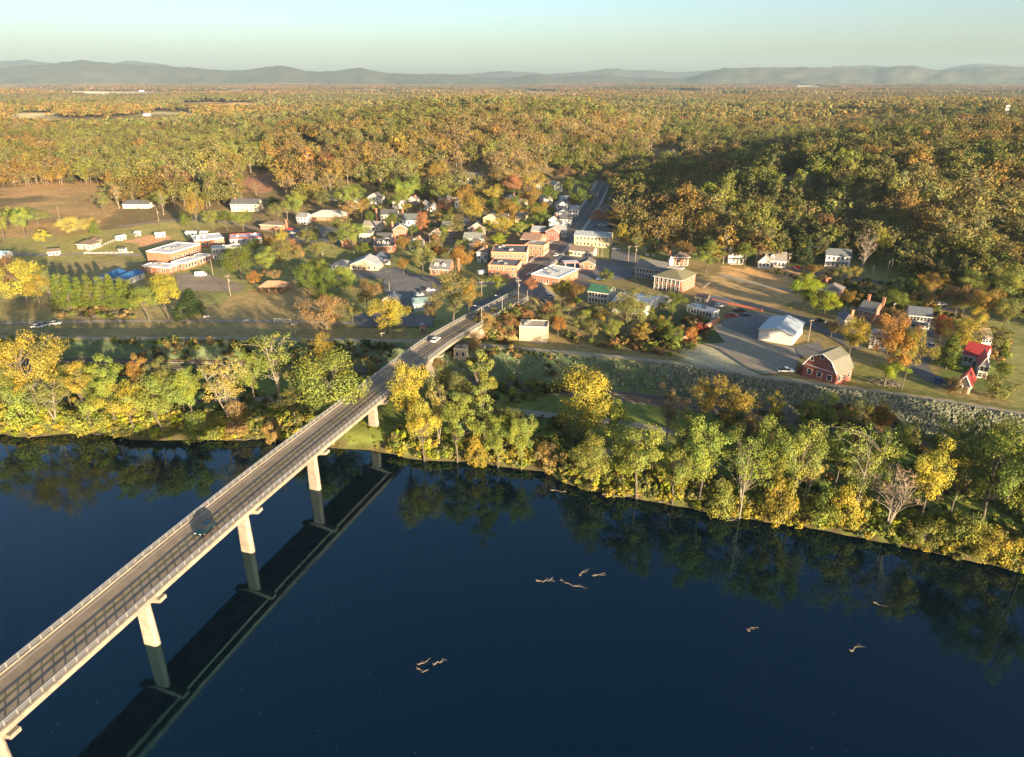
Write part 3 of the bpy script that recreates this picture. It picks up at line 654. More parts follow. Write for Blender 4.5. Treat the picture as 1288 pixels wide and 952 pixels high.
# ------------------------------------------------------------------ roads and yards
ROADC = []
def drape(name, pts, w_, m, dz=.10, step=2.0, kind='structure'):
    c = resample(pts, step); ROADC.extend((a[0], a[1], w_ / 2) for a in c); k = max(2, int(w_ / 2.2) + 1); ds = np.linspace(-w_ / 2, w_ / 2, k); n = len(c); v = []
    for d in ds:
        o = offs(c, d); v.append(np.c_[o, hg(o[:, 0], o[:, 1]) + dz])
    v = np.concatenate(v); f = []
    for j in range(k - 1):
        i = np.arange(n - 1) + j * n; f.append(np.stack([i, i + n, i + n + 1, i + 1], -1))
    return tag(link(name, npmesh(name, v, np.concatenate(f), (m,))), kind=kind), c
_lay = [0]
def area(name, poly_px, m, dz=.08, step=2.0):
    _lay[0] += 1; dz = .05 + .012 * _lay[0]
    w_ = [G(*p)[:2] for p in poly_px]; xs = [p[0] for p in w_]; ys = [p[1] for p in w_]
    X, Y = np.meshgrid(np.arange(min(xs) - step, max(xs) + step, step), np.arange(min(ys) - step, max(ys) + step, step))
    ny, nx = X.shape
    ins = inpoly(w_, X[:-1, :-1] + step / 2, Y[:-1, :-1] + step / 2)
    # pull the border vertices onto the outline so that the edge is straight
    V = np.stack([X.ravel(), Y.ravel()], -1)
    inside_v = inpoly(w_, V[:, 0], V[:, 1])
    used = np.zeros(ny * nx, bool); jj, ii = np.nonzero(ins); a = jj * nx + ii; f = np.stack([a, a + 1, a + nx + 1, a + nx], -1)
    if len(f) == 0: return None
    used[f.ravel()] = True
    cnt = np.zeros(ny * nx, int); np.add.at(cnt, f.ravel(), 1); edge = used & (cnt < 4)
    for q in np.nonzero(edge)[0]:
        best = 1e9; bp = None
        for (x1, y1), (x2, y2) in zip(w_, w_[1:] + w_[:1]):
            dx, dy = x2 - x1, y2 - y1; t = max(0, min(1, ((V[q, 0] - x1) * dx + (V[q, 1] - y1) * dy) / (dx * dx + dy * dy + 1e-9))); ex, ey = x1 + t * dx, y1 + t * dy
            d = math.hypot(V[q, 0] - ex, V[q, 1] - ey)
            if d < best: best = d; bp = (ex, ey)
        if best < step * 1.2: V[q] = bp
    z = hg(V[:, 0], V[:, 1]) + dz; re = -np.ones(ny * nx, int); u = np.nonzero(used)[0]; re[u] = np.arange(len(u))
    return tag(link(name, npmesh(name, np.c_[V, z][u], re[f], (m,))), kind='structure')
LOT = paint((.17, .17, .17), .9, .28, .3); GRAV = paint((.33, .29, .22), .95, .25, .4); DIRT = paint((.30, .22, .13), .95, .3, .4); LAWN = paint((.07, .11, .03), .95, .35, .5); WALK = paint((.42, .39, .33), .9, .15, .6)
def build_roads():
    gp = lambda L: [G(*p)[:2] for p in L]
    ms = BR[7:] + gp([(664, 347), (678, 334), (692, 321), (708, 304), (722, 288), (737, 268), (746, 255), (755, 238), (760, 228)])
    # town side approach and main street with kerbs, pavement and centre line
    o, c = drape('main_street', ms, 11, ASPH, .55)
    v, f = ribbon(c[8:], -.18, -.06, hg(*offs(c[8:], -.12).T) + .57); me = npmesh('centre_line', v, f, (YELLOW,)); tag(link('centre_line', me), kind='structure')
    v, f = ribbon(c[8:], .06, .18, hg(*offs(c[8:], .12).T) + .57); tag(link('centre_line', npmesh('centre_line', v, f, (YELLOW,))), kind='structure')
    for s in (-1, 1):
        q = c[16:]; d = s * 6.4; oo = offs(q, d); zz = hg(oo[:, 0], oo[:, 1]); v, f = ribbon(q, s * 5.51, s * 7.5, zz - .2, zz + .68); tag(link('pavement', npmesh('pavement', v, f, (WALK,))), kind='structure')
    for L, w_, m in [
        ([(655, 352), (630, 372), (610, 382), (585, 388)], 8, ASPH),                      # street left at the bridge end
        ([(655, 352), (600, 358), (540, 348), (470, 343), (420, 350)], 7, ASPH),
        ([(668, 345), (720, 352), (800, 372), (850, 378)], 6.5, ASPH),
        ([(700, 318), (760, 330), (800, 334), (850, 336)], 7, ASPH),
        ([(905, 346), (935, 353), (965, 361), (1000, 366)], 4.5, GRAV),                   # pale lane on the slope
        ([(878, 370), (905, 376), (950, 384), (1000, 397), (1045, 408), (1085, 414)], 6, ASPHL),
        ([(985, 337), (1040, 346), (1075, 350), (1105, 355), (1150, 360)], 6, ASPH),
        ([(1160, 400), (1165, 430), (1150, 462), (1185, 485), (1225, 492)], 6, ASPH),
        ([(1150, 376), (1175, 384), (1200, 392)], 4, ASPH),
        ([(1000, 398), (1055, 425), (1080, 440)], 6, ASPH),
        ([(0, 318), (60, 322), (120, 318), (180, 322)], 5, GRAV),
        ([(150, 285), (210, 278), (262, 275), (300, 283), (345, 292), (400, 300)], 6, ASPHL),
        ([(560, 300), (585, 280), (600, 262), (640, 240)], 6, ASPH), ([(420, 296), (520, 302), (560, 300), (600, 314), (660, 318)], 6, ASPH),
        ([(0, 407), (150, 404), (330, 404), (470, 408)], 4, GRAV),
        ([(640, 517), (700, 524), (770, 530), (850, 545), (960, 560)], 4, GRAV), ([(0, 505), (120, 505), (240, 505), (340, 502), (430, 505)], 3, GRAV)]:
        _lay[0] += 1; drape('road', gp(L), w_, m, .05 + .012 * _lay[0])
    c = drape('levee_path', [(x, y) for x, y in zip(LVX[1:-3], LVY[1:-3])], 2.4, GRAV, .06)
    for poly, m in [
        ([(221, 344), (262, 346), (310, 360), (300, 368), (224, 366)], ASPHL), ([(483, 352), (530, 345), (555, 355), (560, 368), (540, 392), (505, 385), (480, 365)], LOT),
        ([(440, 339), (500, 337), (520, 345), (500, 352), (440, 350)], LOT), ([(697, 322), (712, 318), (800, 340), (790, 352), (720, 352)], LOT), ([(770, 312), (805, 322), (800, 332), (768, 328)], LOT),
        ([(650, 356), (684, 362), (700, 372), (690, 384), (660, 372)], LOT), ([(905, 405), (940, 392), (995, 398), (960, 420), (952, 428), (915, 418)], LOT),
        ([(905, 410), (960, 432), (1010, 440), (1000, 465), (960, 472), (905, 440), (880, 432)], GRAV), ([(440, 395), (548, 395), (545, 412), (450, 412)], LOT),
        ([(826, 392), (866, 390), (872, 404), (840, 410), (824, 406)], LAWN), ([(870, 420), (895, 410), (912, 432), (880, 434)], LAWN), ([(722, 300), (720, 280), (760, 262), (768, 290)], LOT),
        ([(345, 292), (400, 284), (440, 290), (430, 306), (350, 306)], LOT), ([(470, 300), (500, 296), (500, 300), (476, 303)], LAWN), ([(535, 283), (566, 284), (566, 290), (536, 291)], LAWN),
        ([(1000, 437), (1030, 430), (1040, 450), (1005, 450)], LOT), ([(895, 372), (925, 378), (900, 390), (870, 384)], LOT)]:
        area('yard', poly, m, .07)
    def stripes(a, b, n, L_, name='parking_stripes'):
        p, q = np.array(G(*a)[:2]), np.array(G(*b)[:2]); d = (q - p) / np.linalg.norm(q - p); nn = np.array([-d[1], d[0]]); mb = MB()
        for i in range(n):
            c = p + (q - p) * i / (n - 1); e = c + nn * L_; w_ = d * .08
            mb.add([(x_, y_, float(hg(x_, y_)) + .62) for x_, y_ in (c - w_, c + w_, e + w_, e - w_)], [[0, 1, 2, 3]])
        tag(mb.build(name, WHITE), 'painted white parking bay lines on the asphalt', 'road marking', 'parking bay lines', 'stuff')
    for a, b, n, L_ in (((228, 350), (262, 350), 14, 5), ((228, 362), (290, 364), 22, 5), ((490, 358), (530, 352), 12, 5), ((735, 336), (780, 342), 12, 5), ((352, 303), (420, 303), 18, 5), ((915, 412), (950, 400), 10, 5)): stripes(a, b, n, L_)
    # railway below the levee: ballast bed, sleepers, two rails
    rp = [(-60, 457), (0, 456), (150, 455), (300, 457), (450, 462), (560, 470), (640, 480), (700, 485), (780, 493), (870, 504), (960, 517), (1050, 530), (1150, 545), (1269, 567), (1330, 580)]
    BAL = paint((.20, .18, .16), .95, .35, 1.5); RAIL = paint((.30, .22, .17), .5, .2, 2, .6)
    pts = [P(a, b, 4.2) for a, b in rp]
    R_ = empty('railway_track', (pts[0][0], pts[0][1], 0), 0, 'railway track on its ballast bed at the foot of the levee', 'railway')
    o0 = (pts[0][0], pts[0][1], 0); c = resample(pts, 3.0); z = hg(c[:, 0], c[:, 1])
    for dd in (0, 4.6):
        cc = np.c_[offs(c, dd)]; z = hg(cc[:, 0], cc[:, 1])
        v, f = ribbon(cc, -1.7, 1.7, z - .3, z + .32); link('ballast_bed', npmesh('ballast_bed', v - np.array(o0), f, (BAL,)), R_)
        for s in (-.72, .72): v, f = ribbon(cc, s - .05, s + .05, z + .42, z + .58); link('rail', npmesh('rail', v - np.array(o0), f, (RAIL,)), R_)
        c2 = resample([tuple(a) for a in cc], .65); t = np.gradient(c2, axis=0); mb = MB(); z2 = hg(c2[:, 0], c2[:, 1])
        for i in range(len(c2)): mb.box((c2[i, 0] - o0[0], c2[i, 1] - o0[1], z2[i] + .36), (.24, 2.5, .12), math.atan2(t[i, 1], t[i, 0]))
        tag(mb.build('sleeper', paint((.10, .08, .065), .95, .3, 2), R_), kind='stuff')
build_roads()

# ------------------------------------------------------------------ buildings
CREAM = (.66, .60, .47); WH = (.74, .73, .70); BRICK = (.42, .17, .10); SALMON = (.52, .22, .13); RED = (.50, .14, .10); YEL = (.60, .52, .32)
GREYW = (.42, .42, .42); TANW = (.52, .43, .31)
def wallm(c): return brickmat(tuple(a * .72 for a in c)) if c in (BRICK, SALMON, RED) else paint(tuple(a * .78 for a in c), .75, .12, 1.0)
_wm = {}
def window_meshes(w_, h):
    k = (round(w_, 2), round(h, 2))
    if k not in _wm:
        f = MB(); t = .12
        f.box((0, -.05, 0), (w_ + .24, .10, .12)); f.v = []; f.f = []; f.m = []
        f.box((0, -.05, h / 2 + t / 2), (w_ + .3, .14, t)); f.box((0, -.07, -h / 2 - t / 2), (w_ + .36, .2, t)); f.box((-w_ / 2 - t / 2, -.05, 0), (t, .12, h)); f.box((w_ / 2 + t / 2, -.05, 0), (t, .12, h)); f.box((0, -.04, 0), (w_, .08, .07))
        p = MB(); p.box((0, -.015, 0), (w_, .03, h)); _wm[k] = (f.mesh('window', WHITE), p.mesh('pane', GLASS))
    return _wm[k]
def add_window(par, x, y, z, rz, w_=1.0, h=1.5):
    a, b = window_meshes(w_, h); o = link('window', a, par, (x, y, z), rz); link('pane', b, o)
def slab(mb, a, b, c, d, th, mi=0):
    """thick quad a,b,c,d (counter-clockwise from outside)"""
    a, b, c, d = map(Vector, (a, b, c, d)); n = (b - a).cross(c - a).normalized() * th
    v = [a, b, c, d] + [p - n for p in (a, b, c, d)]
    mb.add(v, [[0, 1, 2, 3], [7, 6, 5, 4], [0, 4, 5, 1], [1, 5, 6, 2], [2, 6, 7, 3], [3, 7, 4, 0]], mi)
FOOT = []
def building(name, label, L_, R_, D, h, roof='gable', rh=2.2, wall=WH, roofc=(.10, .10, .11), axis='w', st=1, nw=4, ns=3, chim=(), cat='house', group=None, dorm=0, porch=0, seam=0, ww=1.0, wh=1.5, door=True, dx=0, stripe=None, backw=False):
    p1, p2 = G(*L_), G(*R_); W = math.hypot(p2[0] - p1[0], p2[1] - p1[1]); rz = math.atan2(p2[1] - p1[1], p2[0] - p1[0])
    cx, cy_ = (p1[0] + p2[0]) / 2, (p1[1] + p2[1]) / 2; ca, sa = math.cos(rz), math.sin(rz)
    zs = [float(hg(cx + a * ca - b * sa, cy_ + a * sa + b * ca)) for a in (-W / 2, W / 2) for b in (0, D)]; z0 = min(p1[2], p2[2], max(zs))
    FOOT.append((cx - D / 2 * sa, cy_ + D / 2 * ca, max(W, D) / 2))
    e = empty(name, (cx, cy_, z0), rz, label, cat, group); wm = wallm(wall); rm = roofmat(roofc, seam, .45 if seam else .85); lo = min(zs) - z0 - .4
    m = MB(); ov = .4
    if roof == 'gable' and axis == 'w': m.add([(-W/2,0,lo),(W/2,0,lo),(W/2,D,lo),(-W/2,D,lo),(-W/2,0,h),(W/2,0,h),(W/2,D,h),(-W/2,D,h),(-W/2,D/2,h+rh),(W/2,D/2,h+rh)], [[0,1,5,4],[2,3,7,6],[1,2,6,9,5],[3,0,4,8,7],[3,2,1,0]])
    elif roof == 'gable': m.add([(-W/2,0,lo),(W/2,0,lo),(W/2,D,lo),(-W/2,D,lo),(-W/2,0,h),(W/2,0,h),(W/2,D,h),(-W/2,D,h),(0,0,h+rh),(0,D,h+rh)], [[0,1,5,8,4],[2,3,7,9,6],[1,2,6,5],[3,0,4,7],[3,2,1,0]])
    elif roof == 'gambrel':
        pr = [(-W/2,lo),(W/2,lo),(W/2,h),(W*.30,h+rh*.68),(0,h+rh),(-W*.30,h+rh*.68),(-W/2,h)]; n = 7
        m.add([(x,0,z) for x,z in pr] + [(x,D,z) for x,z in pr], [list(range(7)), list(range(7,14))[::-1]] + [[i,7+i,7+(i+1)%7,(i+1)%7][::1] for i in (0,1,6)])
    else: m.box((0, D / 2, (h + lo) / 2), (W, D, h - lo))
    m.build('wall', wm, e)
    r = MB(); t = .16
    if roof == 'gable' and axis == 'w':
        k = rh / (D / 2); zo = h - ov * k; a0, a1 = -W / 2 - ov, W / 2 + ov
        slab(r, (a0, -ov, zo + t), (a1, -ov, zo + t), (a1, D / 2, h + rh + t), (a0, D / 2, h + rh + t), t); slab(r, (a1, D + ov, zo + t), (a0, D + ov, zo + t), (a0, D / 2, h + rh + t), (a1, D / 2, h + rh + t), t)
    elif roof == 'gable':
        k = rh / (W / 2); zo = h - ov * k; b0, b1 = -ov, D + ov
        slab(r, (-W / 2 - ov, b1, zo + t), (-W / 2 - ov, b0, zo + t), (0, b0, h + rh + t), (0, b1, h + rh + t), t); slab(r, (W / 2 + ov, b0, zo + t), (W / 2 + ov, b1, zo + t), (0, b1, h + rh + t), (0, b0, h + rh + t), t)
    elif roof == 'gambrel':
        pr = [(-W/2-ov,h-.5),(-W*.30,h+rh*.68),(0,h+rh),(W*.30,h+rh*.68),(W/2+ov,h-.5)]
        for (x1, z1), (x2, z2) in zip(pr[:-1], pr[1:]): slab(r, (x1, D + ov, z1 + t), (x1, -ov, z1 + t), (x2, -ov, z2 + t), (x2, D + ov, z2 + t), t)
    elif roof == 'hip':
        s = min(W, D) / 2 * .96; o = ov + .1; q = [(-W/2-o,-o,h),(W/2+o,-o,h),(W/2+o,D+o,h),(-W/2-o,D+o,h)]
        if W >= D: rd = [(-W/2+s, D/2, h+rh), (W/2-s, D/2, h+rh)]; fs = [[4,5,9,8],[5,6,9],[6,7,8,9],[7,4,8]]
        else: rd = [(0, s, h+rh), (0, D-s, h+rh)]; fs = [[4,5,8],[5,6,9,8],[6,7,9],[7,4,8,9]]
        r.add([(x,y,z-.02) for x,y,z in q] + [(x,y,z+.18) for x,y,z in q] + rd, [[3,2,1,0],[0,1,5,4],[1,2,6,5],[2,3,7,6],[3,0,4,7]] + fs)
    else:
        r.box((0, D / 2, h + .06), (W - .5, D - .5, .14)); pp = MB(); th = .28
        for (x, y, a, b) in ((0, .0 + th / 2 - .06, W + .12, th), (0, D - th / 2 + .06, W + .12, th), (-W / 2 + th / 2 - .06, D / 2, th, D - 2 * th + .12), (W / 2 - th / 2 + .06, D / 2, th, D - 2 * th + .12)): pp.box((x, y, h + .14), (a, b, .56))
        pp.build('parapet', paint(stripe, .6, .1) if stripe else paint(tuple(min(.8, a * 1.25) for a in wall) if roof != 'flatw' else WH, .7, .12), e)
        for q in range(2 + int(W * D / 120)):
            rr = random.Random(int(W * 31 + q)); u = MB(); u.box((0, 0, .45), (1.6, 1.3, .9)); u.box((0, 0, .95), (1.1, .9, .1)); u.build('roof_unit', STEEL, e, (rr.uniform(-W * .35, W * .35), rr.uniform(D * .2, D * .8), h + .13))
    r.build('roof', rm, e)
    if roof in ('gable', 'gambrel', 'hip'):
        f = MB()
        if roof == 'gable' and axis == 'w': k = rh / (D / 2); f.box((0, -ov - .03, h - ov * k + .02), (W + 2 * ov, .1, .24))
        elif roof == 'hip': f.box((0, -ov - .14, h + .04), (W + 2 * ov + .3, .1, .26))
        else:
            for s in (-1, 1):
                pr = [(s * (W / 2 + ov), h - (ov * rh / (W / 2) if roof == 'gable' else .5)), (s * W * .3, h + rh * .68), (0, h + rh)] if roof == 'gambrel' else [(s * (W / 2 + ov), h - ov * rh / (W / 2)), (0, h + rh)]
                for (x1, z1), (x2, z2) in zip(pr[:-1], pr[1:]): f.tube((x1, -ov - .05, z1 + .05), (x2, -ov - .05, z2 + .05), .14, .14, 4)
        f.build('eave_trim', WHITE, e)
    fh = h / st
    for s in range(st):
        zc = s * fh + fh * .55
        for i in range(nw):
            x = (i + .5) / nw * W * .92 - W * .46
            if door and s == 0 and i == nw // 2 and nw > 1: continue
            add_window(e, x, 0, zc, 0, ww, min(wh, fh * .6))
            if backw: add_window(e, -x, D, zc, math.pi, ww, min(wh, fh * .6))
        for i in range(ns):
            y = (i + .5) / ns * D * .9 + D * .05
            add_window(e, W / 2, y, zc, math.pi / 2, ww, min(wh, fh * .6)); add_window(e, -W / 2, y, zc, -math.pi / 2, ww, min(wh, fh * .6))
    if door:
        i = nw // 2; x = (i + .5) / max(nw, 1) * W * .92 - W * .46; d = MB(); d.box((x, -.05, 1.05), (1.0, .1, 2.1)); do = d.build('door', paint((.14, .10, .08), .6, .1), e); kb = MB(); kb.box((x + .36, -.13, 1.05), (.06, .08, .12)); kb.build('handle', STEEL, do)
    for (cxx, cyy, ch) in chim:
        c = MB(); c.box((cxx, cyy, (h + ch) / 2), (.9, .9, h + ch)); c.box((cxx, cyy, h + ch + .1), (1.1, 1.1, .2)); c.build('chimney', brickmat(BRICK), e)
    for i in range(dorm):
        x = (i + .5) / dorm * W * .8 - W * .4; k = rh / (D / 2); y0 = D * .12; zb = h + k * y0 + .1; dm = MB(); dm.add([(x-.9,y0,zb),(x+.9,y0,zb),(x+.9,y0,zb+1.3),(x,y0,zb+2),(x-.9,y0,zb+1.3),(x-.9,y0+2,zb+.2),(x+.9,y0+2,zb+.2),(x+.9,y0+2,zb+1.3),(x,y0+2,zb+2),(x-.9,y0+2,zb+1.3)], [[0,1,2,3,4],[5,9,8,7,6],[1,6,7,2],[0,4,9,5]])
        do = dm.build('dormer', paint(WH, .7, .1), e); rr = MB(); slab(rr, (x - 1.1, y0 + 2.2, zb + 1.25), (x - 1.1, y0 - .2, zb + 1.25), (x, y0 - .2, zb + 2.15), (x, y0 + 2.2, zb + 2.15), .1); slab(rr, (x + 1.1, y0 - .2, zb + 1.25), (x + 1.1, y0 + 2.2, zb + 1.25), (x, y0 + 2.2, zb + 2.15), (x, y0 - .2, zb + 2.15), .1); rr.build('dormer_roof', rm, do)
        a, b = window_meshes(.8, 1.0); link('dormer_window', a, do, (x, y0, zb + .75)); link('pane', b, do, (x, y0, zb + .75))
    if porch:
        pw = W * .8; p = MB(); slab(p, (-pw / 2, -2.4, fh * .86), (pw / 2, -2.4, fh * .86), (pw / 2, .0, fh * .98), (-pw / 2, .0, fh * .98), .14); po = p.build('porch_roof', rm, e)
        for i in range(4):
            q = MB(); q.box(((i / 3 - .5) * (pw - .4), -2.2, (fh * .84 + lo) / 2), (.22, .22, fh * .84 - lo)); q.build('porch_post', WHITE, e)
        q = MB(); q.box((0, -1.2, lo / 2 + .1), (pw, 2.4, .3 - lo)); q.build('porch_floor', paint((.4, .36, .3)), e)
    e['_w'] = W; e['_d'] = D; w0, d0 = W, D; del e['_w']; del e['_d']
    return e, w0, D
def build_town():
    b = building; SL = (.085, .09, .10); LG = (.55, .56, .56); PW = (.66, .68, .70); BR_ = (.16, .12, .09); GR = (.05, .16, .09)
    # school complex
    b('school_building', 'large brick school gym with flat pale roof at the parking lot', (217, 333), (254, 320), 16, 6.2, 'flatw', 0, SALMON, PW, st=1, nw=6, ns=0, cat='school', ww=1.6, wh=1.2, door=False)
    b('school_wing', 'low brick school wing with pale roof in front of the gym', (232, 340), (267, 328), 8, 3.6, 'flatw', 0, SALMON, PW, st=1, nw=9, ns=2, cat='school', ww=1.5, wh=1.6)
    b('school_annex', 'low brick annex left of the school gym behind the yellow tree', (180, 342), (212, 345), 8, 3.2, 'flatw', 0, BRICK, PW, nw=5, ns=2, cat='school')
    b('school_hall', 'brick hall with white flat roof behind the school gym', (246, 313), (283, 309), 16, 4.6, 'flatw', 0, SALMON, PW, nw=6, ns=3, cat='school')
    b('school_hall', 'low block with red roof band beside the school hall', (290, 309), (330, 306), 13, 4.0, 'flat', 0, GREYW, (.50,.55,.62), nw=6, ns=3, cat='school', stripe=(.55, .05, .04))
    b('school_block', 'grey two storey block full of windows in shade behind the green trees', (268, 327), (305, 324), 8, 6.0, 'flat', 0, GREYW, LG, st=2, nw=10, ns=2, cat='school')
    b('roadside_house', 'long tan brick house with dark hip roof beyond the parking yard', (328, 289), (355, 290), 9, 3.4, 'hip', 2.0, SALMON, BR_, nw=6, ns=2, chim=((9, 4, 3),))
    b('community_hall', 'wide brick hall under a pale grey hip roof', (389, 277), (431, 278), 15, 3.2, 'hip', 3.0, SALMON, (.50, .48, .45), nw=8, ns=3, cat='hall')
    b('farm_house', 'cream house with dark roof behind the green trees on the left', (291, 266), (326, 266), 10, 5.5, 'gable', 3, CREAM, SL, st=2, nw=6, ns=2, chim=((-8, 5, 4),))
    b('farm_house', 'long white house with dark roof beside the brown field', (155, 262), (188, 262), 8, 3.2, 'gable', 2.6, WH, SL, nw=6, ns=2)
    b('park_pavilion', 'cream park building with dark hip roof beside the ball field', (98, 313), (115, 314), 8, 2.8, 'hip', 2.2, CREAM, BR_, nw=3, ns=2, cat='park building')
    b('park_hut', 'small dark roofed hut behind the cream park building', (112, 307), (123, 307), 5, 2.2, 'hip', 1.6, TANW, BR_, nw=2, ns=1, cat='hut')
    b('white_shed', 'small white shed with dark roof on the park meadow', (61, 322), (75, 321), 4, 2.4, 'gable', 1.2, WH, BR_, nw=3, ns=1, cat='shed')
    for k, (a, c, lab) in enumerate([((149, 303), (159, 301), 'white dugout left of the red infield'), ((196, 299), (208, 298), 'white dugout right of the red infield'), ((170, 297), (175, 297), 'tiny white hut behind the infield'), ((150, 318), (157, 318), 'little white hut with dark roof in the outfield'), ((234, 297), (246, 297), 'white shed behind the school hall'), ((252, 297), (260, 297), 'second white shed behind the school hall, nearer the trees')]):
        b('field_hut', lab, a, c, 3, 2.3, 'gable', .6, WH, PW if k != 3 else SL, nw=2, ns=0, cat='shed')
    b('blue_roof_building', 'building with blue metal roof behind the row of pines', (119, 357), (138, 358), 14, 3, 'gable', 1.4, WH, (.04, .15, .36), nw=3, ns=2, cat='building', axis='d', seam=3)
    b('blue_roof_building', 'second blue roofed building, nearer the yellow tree', (141, 358), (160, 359), 14, 3, 'gable', 1.4, WH, (.045, .16, .38), nw=3, ns=2, cat='building', axis='d', seam=3)
    b('blue_roof_building', 'pale roofed shed at the left edge behind the golden tree', (-6, 325), (8, 325), 6, 2.6, 'gable', 1, WH, (.35, .5, .6), nw=2, ns=1, cat='shed')
    # middle of the town, left of the main street
    b('meeting_hall', 'wide pale gabled hall in the shaded yard', (440, 340), (476, 341), 12, 3.0, 'gable', 3.2, TANW, (.36, .40, .42), axis='d', nw=5, ns=3, cat='hall')
    b('meeting_hall', 'dark blue roofed wing behind the pale gabled hall', (468, 334), (491, 333), 11, 3.0, 'hip', 3.4, GREYW, (.07, .10, .14), nw=3, ns=2, cat='hall')
    b('small_pavilion', 'small grey hip roofed building left of the pale hall', (417, 339), (437, 340), 9, 2.4, 'hip', 2.2, GREYW, (.30, .30, .30), nw=3, ns=2, cat='building')
    b('brick_house', 'brick house with three white dormers in a dark roof', (471, 318), (495, 318), 9, 4.2, 'gable', 3.0, BRICK, SL, nw=4, ns=2, dorm=3, chim=((-6, 5, 4), (6, 5, 4)))
    b('brick_house', 'tall red brick house with a grey roof behind the dormered brick house', (495, 303), (513, 302), 9, 7, 'gable', 2.8, BRICK, (.22, .24, .26), st=2, nw=3, ns=2, axis='d', chim=((-4, 5, 4),))
    b('town_house', 'big cream house with double chimneys left of the pink red tree', (479, 281), (500, 281), 10, 6, 'gable', 2.6, CREAM, SL, st=2, nw=5, ns=2, porch=1, chim=((-9, 5, 3.4), (9, 5, 3.4)))
    b('town_house', 'low house with long dark roof and pale blue walls beside the pink red tree', (506, 285), (527, 285), 12, 4.4, 'gable', 3.2, (.55, .62, .68), (.12, .14, .14), nw=4, ns=2)
    b('town_house', 'small white house half hidden below the cream house', (457, 290), (478, 291), 8, 3.4, 'gable', 2.4, CREAM, (.24, .22, .2), nw=4, ns=2)
    b('town_house', 'white shed roofed house left of the tall red brick house', (474, 306), (492, 306), 8, 3.6, 'gable', 2.0, WH, SL, nw=3, ns=2)
    b('brick_house', 'brick cottage with two white dormers beside the salmon round tree', (541, 345), (565, 347), 9, 3.4, 'gable', 4.0, SALMON, (.14, .14, .15), nw=4, ns=2, dorm=2, chim=((9, 4.5, 5),))
    b('town_house', 'long white house with grey roof below the yellow cottage', (583, 308), (606, 309), 9, 4.2, 'gable', 2.6, CREAM, (.20, .22, .21), nw=5, ns=2)
    b('town_house', 'dark roofed house with red gable behind the long white house', (589, 298), (610, 298), 9, 5.5, 'gable', 3.4, (.45, .3, .3), SL, axis='d', st=2, nw=3, ns=2)
    b('town_house', 'pale yellow cottage among the gold trees', (608, 281), (625, 282), 9, 4, 'gable', 2.6, YEL, (.3, .28, .25), axis='d', nw=2, ns=2)
    b('town_house', 'cream two storey house alone on the wooded slope', (531, 242), (546, 243), 9, 6, 'hip', 1.4, CREAM, (.16, .13, .12), st=2, nw=4, ns=2)
    b('town_house', 'large white gabled house highest on the slope', (580, 232), (606, 232), 12, 6, 'gable', 3, WH, (.2, .18, .18), st=2, nw=6, ns=2, chim=((9, 5, 4),))
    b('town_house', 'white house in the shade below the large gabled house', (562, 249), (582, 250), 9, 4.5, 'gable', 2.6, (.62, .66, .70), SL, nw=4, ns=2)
    b('town_house', 'white house with steep gable left on the wooded slope', (463, 256), (478, 257), 9, 5, 'gable', 3, WH, (.2, .18, .16), axis='d', nw=3, ns=2, st=2)
    b('town_house', 'small white double gabled house under the salmon tree', (528, 266), (540, 266), 8, 4.5, 'gable', 2.6, WH, (.3, .3, .32), axis='d', nw=2, ns=2)
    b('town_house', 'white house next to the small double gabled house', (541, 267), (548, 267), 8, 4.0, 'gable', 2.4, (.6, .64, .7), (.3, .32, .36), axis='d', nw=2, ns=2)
    b('town_house', 'cream house hidden between gold trees near the street', (645, 262), (660, 263), 8, 4.5, 'gable', 2.6, CREAM, (.3, .25, .2), nw=3, ns=2)
    b('town_house', 'second cream house hidden between gold trees, nearer the bridge', (648, 280), (660, 281), 8, 4.5, 'gable', 2.4, YEL, (.26, .22, .18), nw=3, ns=2)
    # brick row along the street
    b('brick_store', 'flat roofed salmon brick corner store at the bridge end', (614, 348), (650, 350), 15, 6, 'flat', 0, SALMON, (.12, .13, .15), st=2, nw=5, ns=4, cat='store', wh=1.3)
    b('brick_store', 'taller salmon brick store with stepped parapet behind the corner store', (618, 336), (662, 337), 18, 8, 'flat', 0, SALMON, (.10, .11, .13), st=2, nw=8, ns=5, cat='store', wh=1.3)
    b('brick_store', 'brick store with brown gable roof in the row on the street', (655, 313), (678, 315), 14, 6, 'gable', 2.4, SALMON, (.28, .18, .13), st=2, nw=4, ns=4, cat='store')
    b('brick_store', 'salmon brick store with grey roof in the row on the street', (660, 322), (683, 324), 12, 6.5, 'flat', 0, SALMON, (.24, .26, .28), st=2, nw=4, ns=4, cat='store')
    b('brick_store', 'narrow store with bright red gable near the far end of the row', (686, 303), (702, 304), 12, 6, 'gable', 2.2, RED, (.34, .30, .27), st=2, nw=3, ns=3, cat='store', axis='d')
    b('street_house', 'grey roofed house beside the store with the red gable', (699, 300), (712, 300), 10, 5, 'gable', 2.2, (.55, .6, .62), (.28, .3, .33), nw=3, ns=3)
    b('street_house', 'small brick house with pale roof at the upper end of the brick row', (668, 300), (684, 301), 9, 5, 'gable', 2.2, BRICK, (.28, .3, .33), nw=3, ns=2, chim=((-4, 4, 3),))
